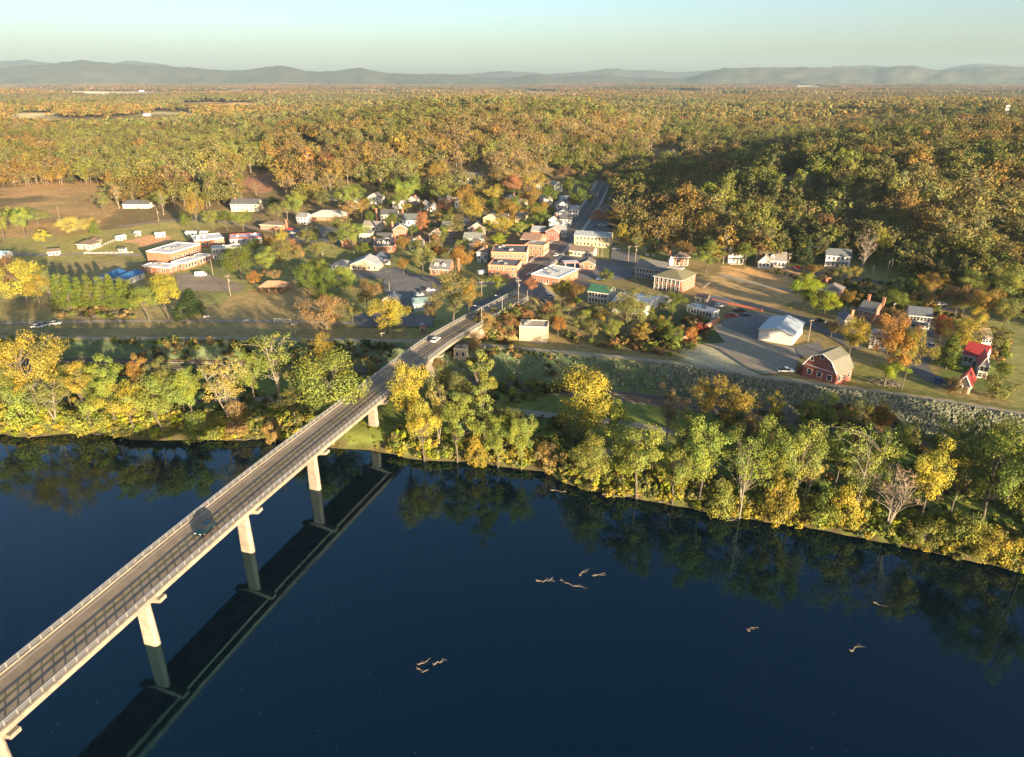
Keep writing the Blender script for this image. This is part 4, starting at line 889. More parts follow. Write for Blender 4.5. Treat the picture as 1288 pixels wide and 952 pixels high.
    for i, (x1, y1, x2, W_, c, lab) in enumerate([(694, 292, 705, 5, SL, 'white house with dark roof beside the shaded street'), (704, 285, 718, 5, SL, 'wide white house with black roof in the middle of the shaded row'), (698, 278, 716, 5.5, (.12,.13,.15), 'white house with long dark roof in the shaded row'), (716, 273, 727, 5, (.3, .34, .38), 'white house with pale roof nearest the shaded street'), (700, 266, 714, 5, (.3, .34, .38), 'white two storey house in the shaded row below the bend'), (705, 258, 718, 4.5, (.34, .38, .42), 'small white house second from the top of the shaded row'), (697, 240, 707, 5.5, (.3, .33, .36), 'white house catching light at the top of the shaded row'), (741, 250, 750, 5, SL, 'small grey gabled house where the street enters the wood')]):
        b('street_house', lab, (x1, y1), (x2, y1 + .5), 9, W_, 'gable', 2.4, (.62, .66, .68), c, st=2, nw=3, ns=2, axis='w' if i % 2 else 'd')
    b('street_house', 'small white house at the edge of the hillside wood right of the street', (766, 256), (777, 257), 8, 3.8, 'gable', 2, (.66, .68, .7), (.4, .42, .45), nw=3, ns=2)
    b('brick_church', 'brick church with gabled front in the shade of the street', (742, 276), (764, 278), 16, 4.2, 'gable', 4.2, BRICK, (.13, .12, .12), axis='d', nw=3, ns=4, cat='church', wh=2)
    b('long_store', 'two storey pale yellow building with a grey metal roof', (722, 309), (767, 312), 11, 6.4, 'gable', 1.8, YEL, (.34, .38, .42), st=2, nw=9, ns=3, cat='store', seam=2)
    b('long_store', 'long low cream building with brown gable roof', (716, 322), (745, 325), 9, 3.4, 'gable', 2.2, CREAM, (.20, .15, .11), nw=6, ns=2, cat='store')
    b('brick_shop', 'small brick shop with gabled front between the two yards', (729, 339), (747, 340), 9, 3.2, 'gable', 1.8, SALMON, (.16, .14, .13), axis='d', nw=3, ns=2, cat='shop')
    b('flat_store', 'brick store with a large white flat roof beside the street', (702, 363), (727, 350), 15, 5, 'flatw', 0, SALMON, (.72, .72, .70), nw=5, ns=4, cat='store')
    b('green_roof_house', 'white two storey building with a green metal roof', (739, 380), (764, 384), 10, 5.5, 'gable', 2.0, WH, GR, st=2, nw=6, ns=3, cat='building', seam=3)
    b('white_roof_hall', 'large hall under a shallow white roof beside the green roofed building', (770, 392), (812, 398), 16, 5, 'gable', 1.6, WH, (.70, .70, .68), nw=6, ns=3, cat='hall')
    b('cottage', 'small white cottage behind the green tree', (822, 385), (836, 388), 7, 3, 'gable', 1.8, WH, (.4, .4, .4), nw=3, ns=2)
    e, W, D = b('brick_mansion', 'red brick mansion with white columns and olive hip roof', (822, 363), (856, 369), 16, 6.4, 'hip', 3.6, BRICK, (.15, .15, .09), st=2, nw=6, ns=5, cat='mansion', ww=1.2, wh=1.9, chim=((-4, 13, 6),))
    for i in range(7):
        q = MB(); x = (i / 6 - .5) * (W - 1.2); q.tube((x, -.9, -.4), (x, -.9, 6.1), .17, .15, 8); q.box((x, -.9, 6.18), (.45, .45, .16)); q.build('column', WHITE, e)
    q = MB(); q.box((0, -.65, 6.42), (W + .6, 1.4, .3)); q.build('portico_roof', WHITE, e); q = MB(); q.box((0, D / 2, 9.9), (7, 4.5, .35)); q.build('roof_deck', paint((.5, .46, .4)), e)
    q = MB(); q.tube((-W * .32, D * .7, 8), (-W * .32, D * .7, 12), 1.3, 1.3, 8); q.tube((-W * .32, D * .7, 12), (-W * .32, D * .7, 14.4), 1.5, .05, 8); q.build('cupola', WHITE, e)
    b('long_house', 'long two storey building with plain grey brown roof left of the brick mansion', (798, 348), (836, 354), 13, 5.2, 'gable', 3, (.5, .42, .4), (.20, .19, .17), st=2, nw=9, ns=3, cat='building')
    b('brick_house', 'small red brick house with pale porch at the foot of the hillside', (846, 333), (866, 333), 9, 4.2, 'hip', 2.2, BRICK, (.2, .15, .12), nw=4, ns=2, porch=1, chim=((-5, 5, 3.5),))
    b('mobile_classroom', 'long low white cabin with ribbed side behind the lawn', (863, 393), (896, 400), 5, 2.8, 'flatw', 0, WH, (.7, .7, .7), nw=8, ns=1, cat='cabin')
    b('brown_shed', 'small brown shed above the white cabin', (874, 380), (888, 382), 5, 2.5, 'gable', 1.2, TANW, (.2, .13, .1), nw=2, ns=1, cat='shed')
    b('metal_warehouse', 'large silver metal warehouse with pale blue roof beside the yard', (953, 427), (996, 435), 18, 4.2, 'gable', 1.6, (.66, .67, .66), (.42, .50, .58), axis='d', nw=0, ns=0, cat='warehouse', seam=4, door=False)
    e, W, D = b('victorian_house', 'white turreted house in shade behind the round green tree', (915, 331), (935, 331), 10, 6.5, 'hip', 2.6, (.62, .64, .68), SL, st=2, nw=4, ns=3, porch=1)
    q = MB(); q.tube((-3.4, .6, -.4), (-3.4, .6, 7.6), 1.4, 1.4, 8); q.tube((-3.4, .6, 7.6), (-3.4, .6, 10.6), 1.65, .05, 8); q.build('turret', WHITE, e)
    b('white_house', 'white house with broad gables and a tall brick chimney', (953, 335), (988, 337), 10, 3.8, 'gable', 3.6, WH, (.22, .20, .19), nw=7, ns=2, chim=((3.5, 6, 5.5),), dorm=1)
    e, W, D = b('white_house', 'front gabled wing of the white house with the brick chimney', (953, 337), (968, 338), 7, 3.6, 'gable', 3.2, WH, (.30, .27, .25), axis='d', nw=3, ns=2, door=False)
    b('white_house', 'small two storey white house beside the house with the round porch', (1018, 328), (1034, 328), 8, 6, 'hip', 1.6, WH, (.3, .34, .38), st=2, nw=3, ns=2)
    b('white_house', 'large white two storey house with five upper windows and a gabled porch', (1037, 335), (1068, 337), 9, 6.2, 'gable', 2.8, WH, (.12, .14, .16), st=2, nw=5, ns=2, porch=1)
    b('brick_house', 'tan brick house with dark hip roof behind the yellow green tree', (1030, 377), (1052, 381), 10, 5, 'hip', 2.6, SALMON, (.16, .15, .15), st=2, nw=4, ns=3, chim=((-4, 8, 3.5),))
    b('brick_house', 'narrow orange brick house with white gabled front above the gold tree', (1077, 403), (1096, 407), 11, 5, 'gable', 2.6, BRICK, (.12, .13, .14), st=2, nw=3, ns=3, chim=((-3, 10, 4), (3, 10, 4)))
    e, W, D = b('red_barn', 'big red gambrel barn with olive roof and white windows on the levee edge', (1009, 473), (1050, 483.5), 10, 4.6, 'gambrel', 5.2, RED, (.15, .15, .125), nw=3, ns=3, cat='barn', ww=1.5, wh=1.6, door=False)
    q = MB(); q.box((0, -.06, 4.6), (W + .1, .12, .3)); q.build('belt_trim', WHITE, e)
    for x in (-3.4, 0, 3.4): add_window(e, x, 0, 7.0 if x else 8.6, 0, 1.0, 1.2)
    q = MB(); q.box((-W / 2 - 1.2, 3, 1.4), (2.4, 5, 2.8)); q.build('lean_to', paint((.18, .05, .04)), e)
    b('white_house', 'white house with a wide dark porch arch behind the red tree', (1140, 412), (1168, 415), 9, 5.5, 'gable', 2.4, (.66, .68, .7), (.10, .12, .15), st=2, nw=6, ns=2, porch=1)
    b('red_roof_house', 'white house with long dark red roof behind the big green bush', (1209, 458), (1234, 464), 8, 4, 'gable', 3.4, WH, (.40, .05, .05), nw=4, ns=2, seam=3)
    b('red_roof_house', 'white gabled house with red roof, second of the red roofed houses', (1228, 475), (1240, 477), 9, 4.5, 'gable', 3.2, WH, (.52, .07, .06), axis='d', st=2, nw=2, ns=3, seam=3)
    b('red_roof_house', 'small cream house with bright red roof nearest the levee', (1201, 492), (1218, 496), 8, 3, 'gable', 3, CREAM, (.60, .07, .06), axis='d', nw=2, ns=2, seam=3)
    b('hidden_house', 'pale house hidden under the large orange tree', (1092, 438), (1112, 442), 9, 4, 'gable', 2.4, (.6, .58, .55), (.3, .3, .32), nw=3, ns=2)
    b('brick_box', 'windowless beige block building beside the levee path', (653, 428), (688, 432), 8, 6.4, 'flat', 0, TANW, (.42, .38, .3), nw=0, ns=0, cat='building', door=False)
    b('metal_shed', 'teal metal shed in the shaded yard below the tall tree', (521, 392), (545, 390), 9, 3.4, 'gable', 1.4, (.4, .5, .5), (.28, .42, .42), nw=0, ns=0, cat='shed', seam=4, door=False)
    b('metal_shed', 'pale gabled shed half behind the yellow tree', (481, 385), (497, 386), 8, 3, 'gable', 1.6, GREYW, (.3, .32, .34), nw=2, ns=1, cat='shed', axis='d')
    b('stone_shed', 'small weathered concrete shed beside the far bridge pier', (571, 452), (587, 453), 4, 4, 'flat', 0, TANW, (.4, .36, .3), nw=2, ns=1, cat='shed', door=False)
    b('stone_shed', 'tiny brick hut in the bushes left of the bridge', (528, 420), (534, 420), 3, 2.6, 'flat', 0, BRICK, (.3, .25, .2), nw=1, ns=1, cat='shed', door=False)
    b('wood_house', 'large dark house in a clearing of the hillside wood', (982, 239), (1008, 239), 10, 5, 'gable', 2.8, (.45, .5, .55), (.2, .24, .28), nw=6, ns=2, st=2)
    b('wood_house', 'white house on the far side of the valley', (823, 210), (832, 210), 8, 5, 'gable', 2.4, WH, (.3, .32, .34), nw=3, ns=2)
    b('wood_house', 'brick house with white chimney on the far side of the valley', (838, 200), (851, 200), 9, 6, 'gable', 2.6, SALMON, (.3, .28, .26), st=2, nw=3, ns=2, chim=((4, 4, 4),))
    b('wood_house', 'small grey house lowest on the far side of the valley', (833, 222), (840, 222), 8, 5, 'gable', 2.4, (.6, .62, .65), (.34, .36, .4), nw=2, ns=2)
    b('wood_house', 'white house standing alone in the forest behind the town', (416, 178), (427, 178), 9, 6, 'gable', 3, WH, (.45, .45, .45), st=2, nw=3, ns=2)
    b('far_farm', 'white farmhouse far out on the plain', (180, 146), (187, 146), 9, 4.5, 'gable', 2.5, WH, (.3, .3, .3), nw=3, ns=1, cat='farmhouse')
    b('far_farm', 'white farmhouse beside the pale field at the far left', (77, 142), (82, 142), 9, 4.5, 'gable', 2.5, WH, (.3, .3, .3), nw=3, ns=1, cat='farmhouse')
    for i, (x, y, s, lab) in enumerate([(4, 121, 7, 'long white building at the far left under the hills'), (24, 129, 4, 'small white building below the long white one far left'), (175, 115, 6, 'white building far out in front of the hills, left'), (475, 115, 6, 'pale building in the distant village'), (492, 117, 6, 'blue roofed building in the distant village'), (774, 124, 4, 'white block rising from the distant forest'), (618, 115, 5, 'white hall right of the distant village'), (166, 134, 4, 'small pale gabled farm on the plain')]):
        b('distant_building', lab, (x, y), (x + s, y), 18, 6, 'flat', 0, WH, (.3, .33, .36), nw=3, ns=1, cat='building', door=False)
    # further houses among the trees of the town
    SLT = [SL, (.2, .21, .22), (.26, .2, .16), (.14, .14, .15), (.3, .32, .34)]
    for i, (x, y, w_, wl, lab) in enumerate([(412, 252, 14, WH, 'white house at the wood edge above the brick hall'), (438, 262, 12, CREAM, 'cream house between the hall and the steep gabled house'), (494, 262, 14, WH, 'white house in trees above the big cream house'), (512, 258, 12, GREYW, 'grey house in trees above the long dark roofed house'), (552, 258, 14, CREAM, 'cream house behind the tall salmon tree'), (572, 262, 12, WH, 'white house between salmon and gold trees'), (556, 292, 13, SALMON, 'brick house on the lawn above the orange brown tree'), (515, 315, 15, WH, 'white cottage right of the dormered brick house'), (452, 305, 14, CREAM, 'cream cottage under the large yellow green tree'), (430, 312, 13, BRICK, 'brick cottage left of the dormered brick house'), (626, 282, 12, WH, 'white cottage right of the yellow cottage'), (636, 258, 12, CREAM, 'cream house below the tan slope trees'), (664, 252, 12, SALMON, 'brick house in the gold trees at the top of the slope'), (672, 238, 10, WH, 'white house highest beside the valley'), (684, 258, 11, WH, 'white house left of the shaded row'), (690, 284, 12, WH, 'white house left behind the shaded row'), (374, 282, 12, WH, 'white shed below the large yellow green tree'), (600, 330, 13, WH, 'white house right of the orange cottage tree'), (726, 246, 9, WH, 'small white house in the trees left of the bend'), (540, 305, 10, CREAM, 'small cream house left of the orange brown tree'), (590, 318, 12, WH, 'white cottage below the brilliant orange tree'), (812, 322, 12, WH, 'pale house at the wood edge above the long building'), (1232, 440, 12, CREAM, 'cream shed among the hedges behind the long dark red roof'), (1060, 420, 11, GREYW, 'grey shed behind the golden barn tree')]):
        b('town_house', lab, (x, y), (x + w_, y + .5), 8, 4.2 + (i % 3) * .7, ('gable', 'gable', 'hip')[i % 3], 2.3, wl, SLT[i % 5], axis='wd'[i % 2], st=1 + (i % 3 == 1), nw=3, ns=2, chim=((2, 4, 3),) if i % 2 else ())
build_town()

# ------------------------------------------------------------------ single trees
def plant_trees():
    t = tree_px
    bank = [  # base x, base y, top y, width, kind, colour, label
     (52,526,415,74,'round','gold','tall golden tree on the left riverbank rising above the levee'), (-4,530,448,50,'tall','yg','yellow green tree cut by the left edge on the riverbank'),
     (72,536,470,56,'open','yg','pale limbed tree leaning right below the tall golden riverbank tree'), (30,538,490,40,'bush','yg','low yellow green tree at the water left of the pale limbed tree'),
     (108,530,452,38,'tall','gold','narrow golden tree, second from the tall golden riverbank tree'), (146,532,447,44,'tall','yg','green gold tree with bright top on the left riverbank'),
     (170,546,478,50,'round','yellow','yellow tree near the water in the middle of the left riverbank'), (205,548,472,64,'round','yg','broad yellow green tree hanging over the water on the left riverbank'),
     (183,520,446,26,'tall','bronze','slim bronze tree behind the broad yellow green riverbank tree'), (212,525,449,30,'tall','olive','slim olive tree behind the broad yellow green riverbank tree'),
     (243,538,462,44,'round','yg','rounded green tree left of the pale multi stemmed sycamore'), (288,532,445,56,'open','pale','pale multi stemmed sycamore with few leaves on the left riverbank'),
     (300,548,505,34,'bush','tan','low tan bush at the foot of the sycamore'), (352,506,413,72,'open','yg','big tree with white trunk between sycamore and bridge'),
     (322,512,440,40,'round','yg','green crowned tree touching the white trunked tree'), (407,474,419,30,'round','gold','small golden tree close above the big tree left of the bridge'),
     (418,528,443,92,'dome','yg','biggest yellow green tree right beside the left side of the bridge'), (372,532,490,46,'round','olive','low olive tree at the foot of the biggest tree beside the bridge'),
     (118,546,500,44,'bush','yg','bushy yellow tree at the water below the narrow golden tree'), (250,552,520,40,'bush','yg','low bright bush at the waterline left of the sycamore'), (345,556,528,26,'bush','tan','small tan shrub beside the left bank of driftwood'),
     (516,548,452,52,'round','yellow','yellow tree with orange top right of the bridge'), (560,520,455,40,'round','olive','olive tree behind the yellow tree right of the bridge'), (610,558,440,36,'column','yg','tall ivy covered column tree right of the bridge'),
     (576,582,496,46,'tall','yg','tall yellow green tree at the water right of the bridge pier'), (534,582,503,42,'round','yellow','bright yellow tree at the water nearest the bridge pier'), (553,560,478,34,'open','pale','half bare pale tree behind the bright yellow waterside tree'),
     (626,590,522,40,'round','yg','yellow green waterside tree below the ivy column'), (656,592,522,36,'round','yg','rounded waterside tree left of the small bay'), (600,590,545,30,'bush','gold','golden brush at the water between two tall trees'),
     (690,592,555,30,'bush','tan','tan brush at the water left of the small bay'), (732,548,462,84,'dome','gold','lone round tree with golden top between the railway and the river'), (744,618,546,58,'round','yg','leaning yellow green tree right of the small bay'),
     (800,626,528,70,'tall','yg','large yellow green tree at the point of the right riverbank'), (838,560,486,44,'open','dull','dull grey green half bare tree behind the large point tree'), (778,600,560,34,'bush','yg','leafy bush left at the foot of the large point tree'),
     (846,634,560,50,'round','yg','bushy tree at the water right of the large point tree'), (878,636,524,58,'tall','yg','tall yellow green tree, second along the right riverbank'), (905,548,477,68,'round','gold','golden crowned tree beside the railway right of the middle'),
     (930,652,540,58,'open','yg','many stemmed tree with pale branches, third along the right riverbank'), (958,640,525,50,'tall','yg','tall thin crowned tree behind the many stemmed tree'), (968,556,492,24,'tall','gold','narrow golden tree beside the railway right of the golden crowned tree'),
     (992,650,528,56,'round','yg','dense yellow green tree in front of the shaded track'), (976,660,590,38,'bush','gold','golden bush at the water on the right riverbank'), (1008,565,500,34,'tall','yg','slim tree beside the railway below the red barn'),
     (1032,570,494,36,'tall','yg','second slim tree beside the railway below the red barn'), (1072,572,502,38,'round','olive','olive tree beside the railway right of the red barn'), (1075,648,530,64,'open','yg','open crowned tall tree beside the dead brush tree'),
     (1060,664,608,44,'bush','gold','golden bush at the foot of the open crowned tree'), (1116,602,530,30,'round','yg','small round tree under the shrubs of the levee'), (1114,670,585,60,'bare','grey','dead brown brush tree at the water on the right'),
     (1156,660,552,56,'tall','yellow','yellow tree right of the dead brush tree'), (1232,672,540,80,'round','yg','big yellow green tree near the right edge of the riverbank'), (1195,650,548,50,'round','olive','olive tree left of the big tree near the right edge'),
     (1262,640,528,60,'tall','yg','tall tree at the right edge behind the riverbank'), (1245,702,660,50,'bush','gold','golden brush leaning over the water at the right edge'), (1200,690,640,40,'bush','yg','low yellow green bush at the water near the right edge'),
     (1160,690,655,34,'bush','olive','low olive bush at the water right of the dead brush tree'), (1290,700,560,70,'round','yg','tree mostly cut off by the right edge'), (905,650,608,34,'bush','yg','leafy bush between two tall riverbank trees'), (1030,660,610,34,'bush','yg','leafy bush left of the golden bush on the right riverbank'),
     (1330,640,530,70,'tall','yg','riverbank tree just beyond the right edge'), (1390,700,560,70,'round','yg','riverbank tree beyond the right edge'), (1450,760,600,80,'tall','olive','riverbank tree far beyond the right edge'), (1380,620,540,60,'round','gold','golden tree beyond the right edge'), (1480,680,570,80,'tall','yg','tall tree beyond the right edge'),
     (858,600,540,34,'tall','olive','slim olive tree behind the tall second riverbank tree'), (935,590,520,38,'round','dull','dull brown green tree behind the riverbank row'), (1140,560,528,24,'bush','olive','small olive bush beside the railway'), (1100,560,505,28,'round','bronze','bronze tree between railway and levee'),
     (632,560,505,28,'open','olive','thin olive tree right of the ivy column'), (820,600,556,36,'round','yg','rounded crown tucked behind the large point tree'),
     (1012,636,560,34,'open','pale','pale thin tree before the lawn on the right bank'), (770,560,500,40,'round','yg','leafy tree behind the large point tree'), (868,588,520,44,'round','yg','full crown behind the slim olive tree'), (900,600,528,44,'tall','yg','tall crown in the middle of the right bank row'), (950,600,530,44,'round','olive','full olive crown behind the many stemmed tree'), (1020,600,536,40,'round','green','green crown on the shaded right bank'), (1050,610,545,36,'tall','yg','upright crown left of the open crowned tree'), (1095,620,540,36,'round','yg','leafy crown above the dead brush tree'), (1180,610,530,48,'round','yg','leafy crown behind the yellow tree right of the dead brush'), (1210,600,520,44,'tall','green','tall green crown near the right edge'), (1245,610,525,44,'round','yg','leafy crown at the right edge'), (585,545,480,34,'round','olive','olive crown behind the tall waterside tree'), (640,565,512,34,'round','green','green crown behind the waterside trees right of the ivy column'), (15,520,470,44,'round','yg','leafy crown behind the left edge trees'), (90,515,462,36,'round','olive','olive crown between the golden trees'), (130,520,470,34,'round','yg','leafy crown behind the green gold tree'), (232,520,470,30,'round','olive','olive crown behind the rounded green tree'), (385,515,450,44,'round','olive','olive crown between the white trunked tree and the bridge'),
     (470,490,452,22,'bush','olive','olive bush just left of the bridge deck')]
    for (x, y, tp, w_, k, c, l) in bank: t(x, y, tp, w_ * 1.08, k, c, l, 'riverbank_tree' if k != 'bush' else 'riverbank_bush', None, 'tree' if k != 'bush' else 'bush')
    town = [
     (36,384,325,54,'dome','yellow','bright yellow dome tree at the left edge'), (14,372,322,34,'round','rust','rust red tree behind the bright yellow dome'), (66,384,338,30,'round','olive','olive tree on the right flank of the bright yellow dome'), (52,388,345,34,'round','gold','golden tree touching the bright yellow dome'),
     (188,404,360,46,'round','yg','round yellow green tree right of the pine row'), (213,402,342,46,'round','yellow','yellow tree with loose crown in front of the school'), (242,396,362,34,'cone','dgreen','dark layered cedar right of the yellow tree'), (200,376,340,40,'open','yellow','thin yellow tree touching the school annex'), (230,404,380,26,'bush','dgreen','low dark evergreen under the cedar'),
     (6,304,258,24,'round','yg','yellow green tree cut by the left edge of the meadow'), (33,300,260,28,'round','yg','yellow green tree with pale trunk on the meadow'), (56,312,288,22,'round','yellow','small yellow tree beside the white shed'), (88,296,272,28,'dome','pale','pale yellow tree beside the brown field'), (112,292,273,26,'dome','pale','second pale yellow tree, with a green bush below'), (120,294,278,16,'bush','green','green bush under the pale yellow tree'),
     (22,284,260,40,'round','green','green tree line on the meadow edge'), (48,284,264,36,'round','olive','olive tree behind the meadow trees'), (150,262,228,18,'open','tan','bare tan tree beside the long white house'), (132,272,240,16,'tall','olive','olive tree left of the long white house'), (206,270,236,22,'open','yg','light green tree right of the long white house'),
     (250,292,240,22,'round','bronze','bronze tree behind the school hall'), (235,284,262,14,'bush','green','round green bush at the pole on the park lawn'), (268,290,264,22,'round','yg','yellow green tree first in the row behind the school'), (286,290,264,26,'round','green','green tree second in the row behind the school'), (306,291,264,28,'round','yg','yellow green tree third in the row behind the school'), (196,262,240,20,'tall','green','dark green tree behind the long white house'),
     (374,282,240,36,'round','yg','large yellow green tree above the brick hall'), (410,266,238,26,'round','olive','olive tree behind the brick hall'), (440,268,232,34,'round','yg','rounded green tree right of the brick hall'), (395,300,284,18,'round','olive','small olive tree in front of the brick hall'), (345,268,246,22,'round','dgreen','dark tree behind the tan brick house'),
     (304,352,306,42,'dome','green','large green tree left in front of the red banded school block'), (338,350,310,28,'tall','yg','upright green tree beside the large green school tree'), (356,340,300,40,'dome','olive','olive green tree right of the upright green tree'), (322,362,340,22,'round','orange','small orange tree beside the tan pavilion'), (322,320,300,20,'round','green','green tree top behind the school trees'), (290,330,312,22,'round','green','small green tree against the school block'),
     (388,369,330,38,'dome','green','green dome tree left of the shaded hall'), (412,372,334,30,'dome','green','second green dome tree, touching the first'), (434,368,334,32,'dome','yg','third green dome tree nearest the shaded hall'), (411,414,370,54,'dome','tan','broad golden tan dome tree on the edge of the soccer field'), (488,420,373,46,'dome','yellow','brilliant yellow tree beside the shaded yard'), (462,394,352,36,'round','dull','dull brown tree above the brilliant yellow tree'), (444,408,380,26,'round','olive','small grey green tree left of the brilliant yellow tree'), (476,378,356,22,'round','tan','tan tree above the yellow tree'),
     (570,412,338,50,'tall','olive','tall olive tree close to the left side of the bridge end'), (545,412,372,26,'round','dull','low dull tree left of the tall olive tree'), (590,400,350,28,'round','bronze','bronze tree right of the tall olive tree'), (532,348,304,38,'round','olive','olive tree left of the dormered cottage'), (551,330,308,22,'round','orange','orange brown tree behind the olive tree'), (580,340,308,28,'dome','orange','round salmon orange tree at the cottage gable'), (602,324,302,20,'dome','orange','small brilliant orange tree below the long white house'), (600,322,312,14,'round','yg','small green tree under the brilliant orange tree'),
     (532,296,266,22,'dome','salmon','pink red round tree beside the long dark roofed house'), (557,278,250,24,'round','salmon','tall salmon tree above the lawn'), (548,280,262,18,'round','green','green tree behind the pink red tree'), (548,316,290,16,'round','rust','rust tree over the brick gable'), (445,318,278,44,'round','yg','large yellow green tree left of the brick houses'), (420,312,290,28,'round','olive','olive tree left of the large yellow green tree'), (400,330,304,26,'round','olive','olive tree at the shaded lot'), (406,322,302,22,'open','yg','thin green tree at the shaded lot'), (388,314,286,18,'tall','olive','upright olive tree at the parking yard'), (368,318,298,20,'bush','rust','rusty hedge tree at the parking yard'),
     (596,292,244,40,'round','gold','large gold tree above the long white house'), (582,270,238,30,'round','bronze','bronze tree left behind the large gold tree'), (572,300,275,26,'round','olive','small olive tree beside the long white house with grey roof'), (560,262,230,28,'round','yg','green gold tree below the cream house on the slope'), (512,262,226,32,'round','yg','yellow green tree left of the cream house on the slope'), (490,252,224,28,'round','olive','olive tree above the big cream house'), (476,236,212,28,'round','olive','olive tree highest above the brick houses'), (500,268,240,24,'round','green','green tree behind the big cream house'), (450,256,230,24,'round','green','green tree left of the steep gabled house'), (546,232,206,28,'round','bronze','bronze tree behind the cream house on the slope'), (520,236,214,26,'round','yg','pale green tree top on the slope'),
     (630,300,270,34,'round','yellow','yellow tree between the yellow cottage and the brick row'), (640,286,250,34,'round','bronze','bronze tree above the brick row'), (655,300,278,26,'round','yg','yellow green tree behind the brick row'), (628,312,292,26,'round','lime','lime green tree behind the corner store'), (622,262,232,32,'round','gold','gold tree right below the large gabled house'), (646,252,218,32,'round','salmon','salmon brown tree above the gold trees'), (668,270,234,34,'round','bronze','bronze tree shading the top of the street row'), (672,250,215,30,'round','gold','gold tree at the top of the slope beside the valley'), (604,302,284,18,'round','green','green tree above the white house roofs'), (690,262,232,26,'round','green','dark green tree left of the shaded row'), (680,288,262,26,'round','green','green tree below the shaded row'), (664,290,272,20,'round','dgreen','dark tree behind the shaded white houses'), (660,232,200,34,'round','tan','tan tree on the slope above the valley'), (630,240,208,34,'round','tan','second tan tree on the slope above the valley'), (606,250,236,22,'round','tan','tan tree under the large gabled house'),
     (728,266,236,24,'round','green','dark green tree left of the bend in the street'), (716,250,222,26,'round','green','green tree above the bend in the street'), (735,250,226,22,'round','dgreen','dark tree beside the road bend'), (776,270,246,24,'round','dull','dull tree right of the brick church'), (772,290,262,26,'round','bronze','bronze tree behind the brick church'), (740,240,216,24,'round','dgreen','dark green tree over the end of the street'), (712,232,208,24,'round','rust','rust tree above the lit white house'), (765,240,214,22,'round','dull','dull tree right of the end of the street'),
     (626,370,344,26,'round','yg','yellow green tree in front of the corner store'), (668,372,349,22,'round','salmon','salmon tree at the bridge end crossing'), (676,322,306,14,'round','yg','small green tree on the pavement of the brick row'), (707,384,350,26,'round','gold','golden tree beside the white flat roof'), (722,388,354,24,'round','bronze','bronze tree beside the golden tree'), (722,390,372,18,'round','lime','bright green small tree in front of the white building'), (700,418,382,40,'round','olive','broad olive tree beside the beige block building'), (702,424,396,26,'round','orange','orange brown tree right of the beige block building'), (746,430,402,30,'round','olive','small olive tree on the levee path'), (716,322,316,8,'round','green','tiny tree at the low cream building'), (763,353,338,22,'bush','green','dark green bush between two yards'),
     (787,424,362,54,'round','olive','large olive gold tree in front of the white roofed hall'), (770,432,400,28,'round','yg','green tree left under the large olive gold tree'), (806,430,404,28,'round','gold','golden shrub right under the large olive gold tree'), (845,402,366,38,'round','green','round green tree beside the small white cottage'), (819,406,384,14,'cone','green','small green conical tree on the lawn'), (888,344,302,34,'tall','yg','tall green gold tree right of the brick mansion'), (936,338,304,22,'round','green','round green tree covering the turreted house'), (1011,336,298,22,'cone','dgreen','dark cedar between the white houses'), (1000,330,312,14,'cone','dgreen','small cedar left of the dark cedar'), (970,322,302,14,'round','red','reddish tree behind the brick chimney'),
     (1010,390,344,44,'round','lime','bright green tree in front of the tan brick house'), (1036,398,364,34,'dome','lime','second bright green tree, right and lower'), (1022,350,332,22,'round','bronze','bronze shrub below the white houses'), (1040,360,338,20,'bush','dull','dull brown shrub below the porch house'), (1102,334,288,28,'round','yellow','bright yellow tree right of the large white house'), (1082,348,288,30,'bare','grey','bare grey tree beside the bright yellow tree'),
     (1066,456,398,46,'round','gold','golden tree behind the red barn'), (1045,425,402,24,'round','dull','dull brown tree left of the golden tree behind the barn'), (1112,486,398,52,'round','orange','large orange brown tree right of the red barn'), (1134,490,410,40,'round','gold','golden green half of the large orange tree'), (1114,450,390,34,'round','rust','top of a rust coloured tree behind the large orange tree'), (1118,488,452,30,'round','lime','green shoots at the foot of the large orange tree'),
     (1182,428,396,20,'dome','red','dark red tree beside the white porch house'), (1206,440,398,46,'dome','gold','light golden tree above the red roofed houses'), (1190,464,420,34,'cone','green','big blue green bush left of the red roofed houses'), (1236,430,408,26,'round','olive','olive tree right of the light golden tree'), (1200,494,474,24,'bush','dull','shrub in front of the small bright red roof'), (1252,500,470,34,'bush','olive','olive shrub at the right edge near the levee'), (1258,482,455,26,'round','green','green tree right of the red roofed houses'),
     (1200,402,356,40,'round','tan','tan tree in the hedgerow at the right'), (1232,412,362,44,'round','bronze','bronze tree in the hedgerow at the right'), (1260,420,372,40,'round','olive','olive tree in the hedgerow at the right edge'), (1170,378,342,34,'round','bronze','bronze tree at the foot of the hillside right'), (1215,384,338,44,'round','yg','yellow green tree high in the hedgerow at the right'), (1262,392,340,44,'round','yg','yellow green tree at the right edge below the forest'), (1150,372,344,30,'round','green','green tree in the shade under the hillside'), (1130,372,348,26,'round','dgreen','dark tree in the shade under the hillside'), (1150,400,378,24,'round','green','green shrub above the porch house'), (1110,392,366,26,'bush','dgreen','dark brush in the hollow above the brick house'), (1090,380,356,22,'bush','dgreen','dark brush left in the hollow'),
